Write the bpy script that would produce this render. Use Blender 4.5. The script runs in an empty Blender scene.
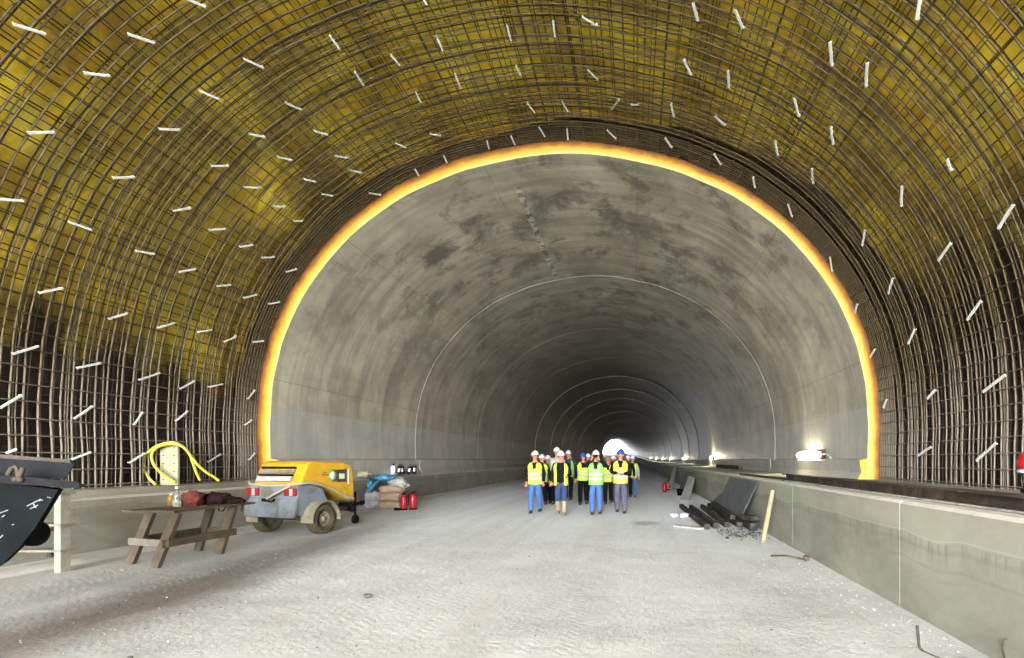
import bpy, bmesh, math, random
from mathutils import Vector, Matrix, noise
random.seed(7)
PI = math.pi
F, VX, VY, CH = 520.0, 635.0, 460.0, 1.5      # focal length (px), vanishing point, eye height
COL = bpy.context.scene.collection
FACE = 12.38

# ------------------------------------------------------------------ materials
def lin(c):
    return tuple(((x/255)/12.92 if x/255 <= .04045 else ((x/255+.055)/1.055)**2.4) for x in c) + (1,)

class NT:
    def __init__(s, name):
        s.m = bpy.data.materials.new(name); s.m.use_nodes = True
        s.t = s.m.node_tree; s.b = s.t.nodes['Principled BSDF']
        s.co = None
    def n(s, kind, **kw):
        x = s.t.nodes.new(kind)
        for k, v in kw.items(): setattr(x, k, v)
        return x
    def l(s, a, b): s.t.links.new(a, b)
    def coord(s, scale=(1, 1, 1), world=True):
        if world:
            g = s.n('ShaderNodeNewGeometry').outputs['Position']
        else:
            g = s.n('ShaderNodeTexCoord').outputs['Object']
        mp = s.n('ShaderNodeMapping'); mp.inputs['Scale'].default_value = scale
        s.l(g, mp.inputs['Vector']); return mp.outputs['Vector']
    def noise(s, scale=1, detail=4, rough=.6, vec=None, dist=0):
        x = s.n('ShaderNodeTexNoise'); x.inputs['Scale'].default_value = scale
        x.inputs['Detail'].default_value = detail; x.inputs['Roughness'].default_value = rough
        x.inputs['Distortion'].default_value = dist
        if vec is not None: s.l(vec, x.inputs['Vector'])
        return x.outputs['Fac']
    def ramp(s, fac, stops):
        r = s.n('ShaderNodeValToRGB'); e = r.color_ramp.elements
        while len(e) < len(stops): e.new(.5)
        for q, (p, c) in zip(e, stops):
            q.position = p; q.color = c if len(c) == 4 else tuple(c) + (1,)
        s.l(fac, r.inputs['Fac']); return r.outputs['Color']
    def mix(s, fac, a, b, mode='MIX'):
        x = s.n('ShaderNodeMix', data_type='RGBA', blend_type=mode)
        for sock, v in ((x.inputs[0], fac), (x.inputs[6], a), (x.inputs[7], b)):
            if hasattr(v, 'is_output'): s.l(v, sock)
            else: sock.default_value = v
        return x.outputs[2]
    def math(s, op, a, b=0, c=0):
        x = s.n('ShaderNodeMath', operation=op)
        for i, v in enumerate((a, b, c)):
            if hasattr(v, 'is_output'): s.l(v, x.inputs[i])
            else: x.inputs[i].default_value = v
        return x.outputs[0]
    def sep(s, v):
        x = s.n('ShaderNodeSeparateXYZ'); s.l(v, x.inputs[0]); return x.outputs
    def base(s, c):
        if hasattr(c, 'is_output'): s.l(c, s.b.inputs['Base Color'])
        else: s.b.inputs['Base Color'].default_value = c
    def bump(s, h, strength=.3, dist=.02):
        x = s.n('ShaderNodeBump'); x.inputs['Strength'].default_value = strength; x.inputs['Distance'].default_value = dist
        s.l(h, x.inputs['Height']); s.l(x.outputs['Normal'], s.b.inputs['Normal'])
    def set(s, rough=.7, metal=0, spec=None):
        s.b.inputs['Roughness'].default_value = rough; s.b.inputs['Metallic'].default_value = metal
        if spec is not None: s.b.inputs['Specular IOR Level'].default_value = spec
        return s

def simple(name, rgb, rough=.7, metal=0, var=.25, scale=8, bump=.0, dirt=None, world=False):
    t = NT(name); c = lin(rgb); v = t.coord(world=world)
    n = t.noise(scale, 5, .65, v)
    dk = tuple(x*(1-var) for x in c[:3]) + (1,); lt = tuple(min(1, x*(1+var*.6)) for x in c[:3]) + (1,)
    col = t.ramp(n, [(.3, dk), (.7, lt)])
    if dirt:
        n2 = t.noise(scale*.6, 6, .7, v, .5)
        f = t.ramp(n2, [(.48, (0, 0, 0, 1)), (.66, (1, 1, 1, 1))])
        col = t.mix(f, col, lin(dirt))
    t.base(col); t.set(rough, metal)
    if bump: t.bump(t.noise(scale*4, 4, .6, v), bump, .01)
    return t.m

M = {}
def m_bar(name, top, low):
    t = NT(name); x, y, z = t.sep(t.coord())
    mr = t.n('ShaderNodeMapRange'); t.l(t.math('ADD', z, t.math('MULTIPLY', t.noise(.7, 4, .6, t.coord()), 2.4)), mr.inputs[0]); mr.inputs[1].default_value = 5.0; mr.inputs[2].default_value = 3.0
    c = t.mix(t.noise(5, 5, .65, t.coord()), lin(top), lin(tuple(v*.55 for v in top)))
    c = t.mix(mr.outputs[0], c, t.mix(t.noise(6, 4, .6, t.coord()), lin(low), lin(tuple(v*.8 for v in low))))
    t.base(c); t.set(.55, .1); return t.m
M['bar'] = m_bar('rusty_bar', (100, 84, 52), (138, 128, 114))
M['bar_dark'] = m_bar('dark_bar', (60, 50, 32), (84, 76, 66))
M['strip'] = simple('strip_white', (196, 196, 188), .45, 0, .06, 6)
M['wood'] = simple('worn_wood', (88, 76, 60), .8, 0, .4, 9, .3, dirt=(78, 66, 52))
M['wood_grey'] = simple('grey_wood', (124, 117, 104), .8, 0, .3, 9, .3)
M['timber_dark'] = simple('dark_timber', (56, 53, 49), .8, 0, .4, 7, .3, dirt=(96, 93, 87))
M['sheet_dark'] = simple('dark_sheet', (78, 80, 84), .7, 0, .25, 3, .1, dirt=(96, 98, 102))
M['white_board'] = simple('white_board', (176, 176, 172), .7, 0, .2, 7, .1, dirt=(120, 120, 116))
M['paint_white'] = simple('paint_white', (146, 142, 128), .7, 0, .2, 7, .1, dirt=(120, 114, 98))
M['cream'] = simple('cream_board', (156, 150, 122), .7, 0, .12, 7)
M['hose'] = simple('hose_yellow', (182, 168, 62), .45, 0, .1, 12)
M['steel_dark'] = simple('dark_steel', (66, 60, 52), .5, .5, .5, 4, .1, dirt=(105, 92, 78))
M['skip'] = simple('skip_paint', (21, 24, 25), .75, 0, .3, 4, .1, dirt=(28, 31, 32))
for k_ in ('skip', 'rubber', 'black'): M[k_ if k_ in M else 'skip'].node_tree.nodes['Principled BSDF'].inputs['Specular IOR Level'].default_value = .12
M['skip_mark'] = simple('skip_scrape', (120, 124, 124), .7, 0, .2, 20)
M['rust'] = simple('rust', (66, 56, 45), .8, .1, .4, 12)
M['comp_yellow'] = simple('compressor_yellow', (198, 152, 28), .45, 0, .12, 5, dirt=(150, 116, 46))
M['comp_grey'] = simple('compressor_grey', (112, 120, 130), .6, 0, .2, 4, .05, dirt=(88, 82, 62))
M['fender'] = simple('dusty_fender', (128, 121, 102), .7, 0, .2, 6, dirt=(88, 80, 62))
M['tyre'] = simple('dusty_tyre', (82, 74, 58), .9, 0, .3, 8, .3)
M['rubber'] = simple('black_rubber', (26, 26, 27), .7, 0, .3, 8)
M['red_lamp'] = simple('tail_lamp_red', (140, 26, 34), .25, 0, .2, 25)
M['decal_green'] = simple('decal_green', (96, 140, 70), .5, 0, .2, 20)
M['decal_dark'] = simple('decal_dark', (52, 58, 44), .5, 0, .2, 20)
M['decal_pale'] = simple('decal_pale', (205, 208, 190), .5, 0, .1, 20)
M['decal_brown'] = simple('decal_brown', (130, 92, 24), .5, 0, .1, 20)
M['red'] = simple('red_paint', (160, 18, 28), .35, 0, .12, 8)
M['white'] = simple('white_plastic', (196, 196, 198), .4, 0, .06, 8)
M['black'] = simple('black_plastic', (22, 22, 24), .5, 0, .3, 8)
M['sack'] = simple('cream_sack', (166, 144, 122), .8, 0, .2, 7, .3)
M['sack_grey'] = simple('grey_sack', (160, 158, 172), .6, 0, .2, 9, .3, dirt=(190, 170, 168))
M['bag_blue'] = simple('blue_bag', (66, 140, 180), .35, 0, .3, 9, .4)
M['bag_clear'] = simple('pale_bag', (176, 176, 170), .35, 0, .15, 9, .4, dirt=(150, 165, 160))
for k_ in ('rubber', 'black'): M[k_].node_tree.nodes['Principled BSDF'].inputs['Specular IOR Level'].default_value = .2
M['cloth_dark'] = simple('dark_cloth', (42, 28, 26), .9, 0, .4, 14, .4)
M['cloth_red'] = simple('rust_red_cloth', (104, 42, 30), .9, 0, .4, 14, .4, dirt=(60, 26, 22))
M['cloth_pink'] = simple('pale_rag', (190, 165, 155), .9, 0, .2, 14)
M['stone_dark'] = simple('dark_stone', (70, 70, 70), .9, 0, .3, 9, world=True)
M['stone_light'] = simple('pale_stone', (178, 178, 175), .9, 0, .15, 9, world=True)
M['gravel_tone'] = simple('grit', (160, 160, 157), .9, 0, .15, 9, world=True)
M['skin'] = simple('skin', (186, 124, 100), .5, 0, .06, 5)
M['eye'] = simple('eye', (40, 32, 30), .3, 0, .1, 5)
M['lips'] = simple('lips', (168, 92, 88), .5, 0, .1, 5)
M['hair'] = simple('hair', (66, 50, 38), .8, 0, .3, 30)
M['hv_yellow'] = simple('vest_yellow', (200, 222, 62), .6, 0, .06, 6)
M['hv_green'] = simple('vest_green', (132, 204, 92), .6, 0, .06, 6)
M['reflect'] = simple('reflective_band', (186, 196, 164), .4, 0, .05, 6)
M['denim'] = simple('denim_blue', (62, 96, 150), .85, 0, .2, 9, .2)
M['denim_dark'] = simple('denim_dark', (42, 56, 92), .85, 0, .2, 9, .2)
M['grey_trouser'] = simple('grey_trouser', (78, 78, 96), .85, 0, .2, 9, .2)
M['black_cloth'] = simple('black_cloth', (24, 25, 29), .85, 0, .25, 9, .2)
M['navy'] = simple('navy_cloth', (34, 56, 92), .85, 0, .25, 9, .2)
M['grey_shirt'] = simple('grey_shirt', (150, 160, 180), .85, 0, .15, 9, .2)
M['dark_green'] = simple('dark_green_cloth', (44, 62, 52), .85, 0, .25, 9, .2)
M['pale_boot'] = simple('pale_boot', (140, 132, 110), .6, 0, .2, 9)
M['shoe'] = simple('shoe', (48, 50, 58), .7, 0, .3, 9)
M['hat_white'] = simple('hat_white', (214, 214, 216), .3, 0, .03, 6)
M['hat_blue'] = simple('hat_blue', (28, 84, 172), .3, 0, .08, 6)
M['hat_brown'] = simple('hat_brown', (150, 110, 92), .4, 0, .1, 6)

def m_glass():
    t = NT('pale_glass'); t.base((.75, .85, .75, 1)); t.set(.08); t.b.inputs['Transmission Weight'].default_value = .85
    return t.m
M['glass'] = m_glass()

def m_emit(name, rgb, s):
    t = NT(name); t.base(rgb + (1,)); t.b.inputs['Emission Color'].default_value = rgb + (1,)
    t.b.inputs['Emission Strength'].default_value = s; return t.m
M['lamp'] = m_emit('lamp_lens', (1, .90, .66), 30)

def m_lining():
    t = NT('concrete_lining'); p = t.coord(); x, y, z = t.sep(p)
    big = t.noise(.7, 8, .68, t.coord((1, .6, 1)), .25)
    col = t.ramp(big, [(.32, lin((150, 144, 128))), (.5, lin((178, 172, 153))), (.7, lin((204, 197, 174)))])
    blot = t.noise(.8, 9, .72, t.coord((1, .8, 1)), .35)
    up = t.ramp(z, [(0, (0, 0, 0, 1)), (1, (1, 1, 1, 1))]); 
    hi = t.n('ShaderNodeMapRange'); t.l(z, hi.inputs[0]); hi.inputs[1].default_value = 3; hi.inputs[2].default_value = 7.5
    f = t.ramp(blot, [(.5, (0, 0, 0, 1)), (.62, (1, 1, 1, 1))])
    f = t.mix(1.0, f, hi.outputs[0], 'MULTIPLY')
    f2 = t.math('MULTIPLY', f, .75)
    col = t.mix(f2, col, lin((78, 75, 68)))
    # streaks that run round the vault
    st = t.noise(1.0, 5, .6, t.coord((.28, 2.6, .28)), .3)
    col = t.mix(t.math('MULTIPLY', t.ramp(st, [(.42, (0, 0, 0, 1)), (.66, (1, 1, 1, 1))]), .5), col, lin((112, 108, 98)))
    # pale streaks
    ps = t.noise(1.3, 4, .6, t.coord((.5, 1.6, .5)), .7)
    col = t.mix(t.math('MULTIPLY', t.ramp(ps, [(.6, (0, 0, 0, 1)), (.72, (1, 1, 1, 1))]), .3), col, lin((228, 226, 214)))
    # panel lines of the formwork
    m = t.math('PINGPONG', t.math('ADD', y, -12.38), 1.3675)
    ln = t.math('LESS_THAN', m, .012)
    ang = t.math('ARCTAN2', t.math('ADD', z, -1.69), t.math('ADD', x, 1.571))
    a2 = t.math('PINGPONG', t.math('ADD', ang, .22), .26)
    ln2 = t.math('LESS_THAN', a2, .0018)
    ln3 = t.math('MULTIPLY', t.math('MAXIMUM', ln, ln2), .3)
    col = t.mix(ln3, col, lin((70, 68, 62)))
    # vault colour darkened with depth, standing in for daylight fading inward
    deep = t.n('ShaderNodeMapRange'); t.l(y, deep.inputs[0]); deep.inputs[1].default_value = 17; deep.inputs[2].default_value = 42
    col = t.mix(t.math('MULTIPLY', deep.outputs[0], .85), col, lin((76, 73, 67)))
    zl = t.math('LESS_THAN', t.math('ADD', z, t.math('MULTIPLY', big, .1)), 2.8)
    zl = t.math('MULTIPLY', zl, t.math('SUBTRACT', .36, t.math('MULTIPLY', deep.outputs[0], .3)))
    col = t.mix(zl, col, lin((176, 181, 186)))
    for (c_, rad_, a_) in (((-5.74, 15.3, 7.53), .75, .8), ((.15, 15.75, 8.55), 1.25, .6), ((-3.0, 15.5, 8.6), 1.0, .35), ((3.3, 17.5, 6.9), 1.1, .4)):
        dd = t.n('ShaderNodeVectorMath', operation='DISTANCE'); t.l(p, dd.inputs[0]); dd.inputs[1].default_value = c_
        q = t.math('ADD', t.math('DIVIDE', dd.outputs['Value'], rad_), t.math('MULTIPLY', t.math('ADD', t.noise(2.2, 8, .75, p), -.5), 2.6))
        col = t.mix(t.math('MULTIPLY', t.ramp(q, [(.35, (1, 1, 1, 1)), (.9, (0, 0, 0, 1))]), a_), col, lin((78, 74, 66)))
    lnc = t.math('LESS_THAN', t.math('ABSOLUTE', t.math('ADD', ang, -(PI/2+.215))), t.math('MULTIPLY', t.noise(2.5, 5, .7, p), .022))
    lnc = t.math('MULTIPLY', lnc, t.math('MULTIPLY', t.math('GREATER_THAN', y, 13.6), t.math('LESS_THAN', y, 20.5)))
    col = t.mix(t.math('MULTIPLY', lnc, .6), col, t.ramp(t.noise(4, 3, .6, p), [(.45, lin((80, 76, 68))), (.55, lin((222, 220, 208)))]))
    t.base(col); t.set(.5)
    fine = t.noise(9, 6, .7, p)
    t.bump(t.math('ADD', fine, t.math('MULTIPLY', big, 3)), .35, .03)
    return t.m
M['lining'] = m_lining()
for k_, v_ in (('skip', .02), ('black', .05), ('rubber', .05), ('steel_dark', .1), ('timber_dark', .1), ('bar', .25), ('bar_dark', .2), ('black_cloth', .05), ('tyre', .1), ('cloth_dark', .05)):
    b_ = M[k_].node_tree.nodes['Principled BSDF']; b_.inputs['Specular IOR Level'].default_value = v_; b_.inputs['Metallic'].default_value = 0

def m_curb():
    t = NT('curb_concrete'); p = t.coord(); x, y, z = t.sep(p)
    n = t.noise(1.2, 7, .65, t.coord((1, .6, 1.3)), .4)
    col = t.ramp(n, [(.3, lin((112, 110, 99))), (.55, lin((136, 135, 122))), (.75, lin((156, 153, 138)))])
    # wavy pour lines
    wob = t.noise(.45, 3, .5, t.coord((0, 1, 0)))
    h = t.math('ADD', z, t.math('MULTIPLY', wob, -.35))
    for lev, w, a in ((.52, .035, .35), (.36, .02, .3), (.62, .010, .2)):
        d = t.math('ABSOLUTE', t.math('ADD', h, -lev))
        f = t.math('MULTIPLY', t.ramp(t.math('DIVIDE', d, w), [(.3, (1, 1, 1, 1)), (1, (0, 0, 0, 1))]), a)
        col = t.mix(f, col, lin((118, 114, 100)) if lev < .6 else lin((196, 194, 178)))
    hi_ = t.n('ShaderNodeMapRange'); t.l(h, hi_.inputs[0]); hi_.inputs[1].default_value = .60; hi_.inputs[2].default_value = .63
    col = t.mix(t.math('MULTIPLY', hi_.outputs[0], .3), col, lin((160, 158, 142)))
    drip = t.noise(1, 4, .6, t.coord((0, 15, .8)))
    bd = t.n('ShaderNodeMapRange'); t.l(h, bd.inputs[0]); bd.inputs[1].default_value = .36; bd.inputs[2].default_value = .58
    band = t.math('MULTIPLY', bd.outputs[0], t.math('LESS_THAN', h, .6))
    f = t.math('MULTIPLY', t.math('MULTIPLY', t.ramp(drip, [(.5, (0, 0, 0, 1)), (.64, (1, 1, 1, 1))]), band), .5)
    col = t.mix(f, col, lin((96, 92, 80)))
    g1 = t.noise(.9, 3, .5, t.coord((1, .7, 1)))
    # faint green sprayed patch near the plank pile
    d = t.n('ShaderNodeVectorMath', operation='DISTANCE'); t.l(t.coord((1, .35, 1)), d.inputs[0]); d.inputs[1].default_value = (2.7, 3.15, .85)
    f = t.ramp(t.math('ADD', d.outputs['Value'], t.math('MULTIPLY', g1, .3)), [(.16, (1, 1, 1, 1)), (.42, (0, 0, 0, 1))])
    col = t.mix(t.math('MULTIPLY', f, .4), col, lin((88, 138, 92)))
    lw = t.math('LESS_THAN', x, -4)
    col = t.mix(t.math('MULTIPLY', lw, .12), col, lin((178, 172, 158)))
    bl = t.ramp(t.noise(.9, 7, .7, t.coord((1, .8, 1.6)), .4), [(.36, (0, 0, 0, 1)), (.62, (1, 1, 1, 1))])
    col = t.mix(t.math('MULTIPLY', lw, t.math('MULTIPLY', bl, .55)), col, lin((98, 90, 74)))
    t.base(col); t.set(.85); t.bump(t.noise(22, 5, .7, p), .25, .01)
    return t.m
M['curb'] = m_curb()
M['curb_light'] = simple('curb_top', (178, 175, 165), .85, 0, .15, 5, .2, world=True)
M['seam'] = simple('seam_pale', (156, 152, 134), .85, 0, .1, 5, world=True)

def m_floor():
    t = NT('dusty_floor'); p = t.coord(); x, y, z = t.sep(p)
    n = t.noise(.5, 7, .62, p, .3)
    col = t.ramp(n, [(.3, lin((150, 150, 147))), (.5, lin((178, 178, 176))), (.72, lin((200, 200, 199)))])
    # tyre-worn lanes: run along the tunnel
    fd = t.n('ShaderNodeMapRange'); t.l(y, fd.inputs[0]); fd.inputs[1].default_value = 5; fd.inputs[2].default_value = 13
    col = t.mix(t.math('MULTIPLY', fd.outputs[0], .92), col, lin((238, 243, 250)))  # floor colour paled with depth, standing in for light deeper inside
    lane = t.noise(1, 4, .6, t.coord((1.6, .07, 1)))
    col = t.mix(t.math('MULTIPLY', t.ramp(lane, [(.45, (0, 0, 0, 1)), (.7, (1, 1, 1, 1))]), .25), col, lin((160, 158, 152)))
    sp = t.noise(24, 4, .7, p)
    col = t.mix(t.math('MULTIPLY', t.ramp(sp, [(.56, (0, 0, 0, 1)), (.7, (1, 1, 1, 1))]), .35), col, lin((140, 138, 132)))
    # brown band beside the bench and compressor
    w = t.math('MULTIPLY', t.noise(.5, 5, .6, p), 1.4)
    cx = t.math('ADD', t.math('MULTIPLY', y, -.12), -4.55)
    d = t.math('ABSOLUTE', t.math('SUBTRACT', t.math('ADD', x, t.math('ADD', w, -.7)), cx))
    f = t.ramp(d, [(.2, (1, 1, 1, 1)), (1.45, (0, 0, 0, 1))])
    fy = t.n('ShaderNodeMapRange'); t.l(y, fy.inputs[0]); fy.inputs[1].default_value = 20; fy.inputs[2].default_value = 6.5
    f = t.math('MULTIPLY', t.math('MULTIPLY', f, fy.outputs[0]), .78)
    col = t.mix(f, col, lin((62, 46, 18)))
    # browner towards the foot of the far wall
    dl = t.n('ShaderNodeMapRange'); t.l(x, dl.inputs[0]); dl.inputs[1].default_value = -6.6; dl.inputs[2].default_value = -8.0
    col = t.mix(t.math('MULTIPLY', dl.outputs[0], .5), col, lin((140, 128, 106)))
    dd = t.n('ShaderNodeVectorMath', operation='DISTANCE'); t.l(t.coord((1, .7, 1)), dd.inputs[0]); dd.inputs[1].default_value = (.24, 8.68, 0)
    q = t.math('ADD', dd.outputs['Value'], t.math('MULTIPLY', t.math('ADD', t.noise(3, 5, .7, p), -.5), .5))
    col = t.mix(t.math('MULTIPLY', t.ramp(q, [(.2, (1, 1, 1, 1)), (.42, (0, 0, 0, 1))]), .5), col, lin((112, 116, 116)))
    pt = t.ramp(t.noise(1.1, 3, .6, t.coord((1, .6, 1)), .4), [(.68, (0, 0, 0, 1)), (.73, (1, 1, 1, 1))])
    col = t.mix(t.math('MULTIPLY', pt, .25), col, lin((128, 128, 128)))
    t.base(col); t.set(.85)
    # tyre tread marks
    trd = t.math('PINGPONG', t.math('ADD', y, t.math('MULTIPLY', t.math('PINGPONG', x, .16), .9)), .05)
    tm = t.math('MULTIPLY', trd, t.math('GREATER_THAN', t.noise(1, 2, .5, t.coord((1.1, .05, 1))), .54))
    hb = t.math('ADD', t.math('MULTIPLY', t.noise(14, 7, .75, p), 1.2), t.math('MULTIPLY', tm, 2.5))
    t.bump(t.math('ADD', hb, t.math('MULTIPLY', t.noise(2.2, 3, .5, p), 1.5)), .55, .035)
    return t.m
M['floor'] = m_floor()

def m_membrane():
    t = NT('yellow_membrane'); p = t.coord(); x, y, z = t.sep(p)
    n = t.noise(.8, 6, .65, t.coord((1, .7, 1)), .5)
    yel = t.ramp(n, [(.3, lin((150, 118, 36))), (.44, lin((226, 186, 40))), (.54, lin((255, 222, 56))), (.72, lin((255, 240, 110)))])
    # seams of the sheets, about every 2 m along the tunnel
    m = t.math('PINGPONG', t.math('ADD', y, .4), 1.0)
    yel = t.mix(t.math('MULTIPLY', t.math('LESS_THAN', m, .05), .5), yel, lin((110, 92, 30)))
    n2 = t.noise(.35, 5, .7, t.coord((1, 1, 1)), .8)
    br = t.ramp(n2, [(.44, (0, 0, 0, 1)), (.56, (1, 1, 1, 1))])
    yel = t.mix(t.math('MULTIPLY', br, .6), yel, lin((134, 106, 44)))
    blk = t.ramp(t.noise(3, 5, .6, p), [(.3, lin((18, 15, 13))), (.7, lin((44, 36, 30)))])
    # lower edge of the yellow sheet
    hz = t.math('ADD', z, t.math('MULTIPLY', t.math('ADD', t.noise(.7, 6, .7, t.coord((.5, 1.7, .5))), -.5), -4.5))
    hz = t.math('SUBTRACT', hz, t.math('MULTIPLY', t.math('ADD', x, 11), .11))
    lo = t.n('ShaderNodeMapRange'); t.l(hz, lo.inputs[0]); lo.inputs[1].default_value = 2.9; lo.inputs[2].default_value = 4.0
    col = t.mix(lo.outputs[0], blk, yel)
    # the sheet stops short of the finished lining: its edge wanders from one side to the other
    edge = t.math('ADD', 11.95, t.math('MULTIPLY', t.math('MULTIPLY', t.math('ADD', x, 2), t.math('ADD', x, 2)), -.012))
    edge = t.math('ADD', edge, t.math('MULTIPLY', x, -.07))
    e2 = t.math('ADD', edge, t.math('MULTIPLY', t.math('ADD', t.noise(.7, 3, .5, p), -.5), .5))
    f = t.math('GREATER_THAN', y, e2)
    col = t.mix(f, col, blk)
    t.base(col); t.set(.36)
    t.bump(t.noise(1.6, 5, .6, p, .8), .8, .12)
    return t.m
M['membrane'] = m_membrane()

def m_ring():
    t = NT('yellow_stop_end'); p = t.coord()
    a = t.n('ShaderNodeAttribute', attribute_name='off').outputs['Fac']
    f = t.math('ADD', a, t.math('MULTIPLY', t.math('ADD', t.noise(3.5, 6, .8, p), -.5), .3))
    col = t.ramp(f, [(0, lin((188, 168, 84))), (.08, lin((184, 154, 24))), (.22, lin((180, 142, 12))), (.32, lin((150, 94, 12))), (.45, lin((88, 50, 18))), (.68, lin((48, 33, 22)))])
    t.base(col); t.set(.5); t.bump(t.noise(14, 4, .6, p), .4, .02)
    return t.m
M['ring'] = m_ring()

# ------------------------------------------------------------------ mesh building
def smooth(me, on=True):
    for p in me.polygons: p.use_smooth = on

class MB:
    def __init__(s): s.v = []; s.f = []; s.mi = []; s.sm = []
    def add(s, vs, fs, mi=0, sm=False):
        o = len(s.v); s.v += [tuple(v) for v in vs]
        for f in fs: s.f.append(tuple(i+o for i in f)); s.mi.append(mi); s.sm.append(sm)
    def box(s, c, size, rot=None, mi=0, bev=0):
        bm = bmesh.new(); bmesh.ops.create_cube(bm, size=1)
        bmesh.ops.scale(bm, vec=size, verts=bm.verts)
        if bev: bmesh.ops.bevel(bm, geom=bm.edges[:], offset=bev, segments=2, affect='EDGES', profile=.5)
        mt = Matrix.Translation(c) @ (rot.to_4x4() if rot is not None else Matrix.Identity(4))
        bm.transform(mt); bm.verts.index_update()
        s.add([v.co for v in bm.verts], [[v.index for v in f.verts] for f in bm.faces], mi); bm.free()
    def bar(s, a, b, w, h, mi=0, up=Vector((0, 0, 1)), bev=0):
        a = Vector(a); b = Vector(b); d = (b-a); L = d.length; y = d.normalized()
        x = y.cross(up).normalized(); z = x.cross(y)
        s.box((a+b)/2, (w, L, h), Matrix((x, y, z)).transposed(), mi, bev)
    def tube(s, path, r, n=8, mi=0, cap=True, closed=False, sm=True):
        path = [Vector(p) for p in path]; k = len(path); rs = r if isinstance(r, (list, tuple)) else [r]*k
        rings = []; prev = None
        for i, p in enumerate(path):
            a = path[i-1] if (i or closed) else p; b = path[(i+1) % k] if (i < k-1 or closed) else p
            t = (b-a).normalized()
            if prev is None:
                up = Vector((0, 0, 1)) if abs(t.z) < .9 else Vector((1, 0, 0)); u = t.cross(up).normalized()
            else:
                u = (prev - t*prev.dot(t)).normalized()
            prev = u; w = t.cross(u)
            rings.append([p+(u*math.cos(2*PI*j/n)+w*math.sin(2*PI*j/n))*rs[i] for j in range(n)])
        s.loft(rings, mi, cap and not closed, closed, sm)
    def loft(s, rings, mi=0, cap=True, closed=False, sm=True):
        n = len(rings[0]); k = len(rings); vs = [v for r in rings for v in r]; fs = []
        for i in range(k if closed else k-1):
            for j in range(n):
                a = i*n+j; b = i*n+(j+1) % n; c = ((i+1) % k)*n+(j+1) % n; d = ((i+1) % k)*n+j
                fs.append((a, b, c, d))
        s.add(vs, fs, mi, sm)
        if cap:
            s.add(rings[0], [tuple(range(n))[::-1]], mi); s.add(rings[-1], [tuple(range(n))], mi)
    def lathe(s, prof, c=(0, 0, 0), axis='z', n=20, mi=0, sm=True, capped=True):
        rings = []
        for r, h in prof:
            ring = []
            for j in range(n):
                a = 2*PI*j/n; u, w = r*math.cos(a), r*math.sin(a)
                ring.append(Vector(c)+(Vector((u, w, h)) if axis == 'z' else Vector((h, u, w)) if axis == 'x' else Vector((w, h, u))))
            rings.append(ring)
        s.loft(rings, mi, capped, False, sm)
    def prism(s, poly, d0, d1, plane='yz', mi=0, bev=0):
        def P(a, b, d): return (d, a, b) if plane == 'yz' else ((a, d, b) if plane == 'xz' else (a, b, d))
        bm = bmesh.new(); v0 = [bm.verts.new(P(a, b, d0)) for a, b in poly]; v1 = [bm.verts.new(P(a, b, d1)) for a, b in poly]
        bm.faces.new(v0); bm.faces.new(v1[::-1]); k = len(poly)
        for i in range(k): bm.faces.new((v0[i], v1[i], v1[(i+1) % k], v0[(i+1) % k]))
        bmesh.ops.recalc_face_normals(bm, faces=bm.faces)
        if bev: bmesh.ops.bevel(bm, geom=bm.edges[:], offset=bev, segments=2, affect='EDGES', profile=.5)
        bm.verts.index_update()
        s.add([v.co for v in bm.verts], [[v.index for v in f.verts] for f in bm.faces], mi); bm.free()
    def ell(s, c, r, n=14, m=8, mi=0, amp=0, sc=3, seed=0, rot=None, pw=1):
        rings = []
        def sp(v): return math.copysign(abs(v)**pw, v)
        for i in range(m+1):
            th = PI*i/m; th = min(max(th, .02), PI-.02); ring = []
            for j in range(n):
                ph = 2*PI*j/n
                q = Vector((sp(math.sin(th))*sp(math.cos(ph)), sp(math.sin(th))*sp(math.sin(ph)), sp(math.cos(th))))
                k = 1+amp*noise.noise(q*sc+Vector((seed*3.1, seed, 0)))
                q = Vector((q.x*r[0]*k, q.y*r[1]*k, q.z*r[2]*k))
                if rot is not None: q = rot @ q
                ring.append(Vector(c)+q)
            rings.append(ring)
        s.loft(rings, mi, True, False, True)
    def mesh(s, name):
        me = bpy.data.meshes.new(name); me.from_pydata(s.v, [], s.f)
        me.polygons.foreach_set('use_smooth', s.sm)
        me.polygons.foreach_set('material_index', s.mi)
        bm = bmesh.new(); bm.from_mesh(me); bmesh.ops.recalc_face_normals(bm, faces=bm.faces); bm.to_mesh(me); bm.free()
        return me
    def build(s, name, mat, parent=None, fixn=True):
        me = s.mesh(name)
        for m in (mat if isinstance(mat, (list, tuple)) else [mat]): me.materials.append(m)
        o = bpy.data.objects.new(name, me); COL.objects.link(o)
        if parent is not None: o.parent = parent
        return o

def tag(o, label=None, cat=None, group=None, kind=None):
    if label: o['label'] = label
    if cat: o['category'] = cat
    if group: o['group'] = group
    if kind: o['kind'] = kind
    return o
def thing(name, label, cat, loc=(0, 0, 0), rz=0, group=None):
    o = bpy.data.objects.new(name, None); COL.objects.link(o); o.empty_display_size = .1
    o.location = loc; o.rotation_euler = (0, 0, rz)
    return tag(o, label, cat, group)
def struct(o): o['kind'] = 'structure'; return o

def ground(px, py):
    s = (py-VY)/CH; return Vector(((px-VX)/s, F/s, 0))
def at(px, py, Y):
    s = F/Y; return Vector(((px-VX)/s, Y, CH-(py-VY)/s))

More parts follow.
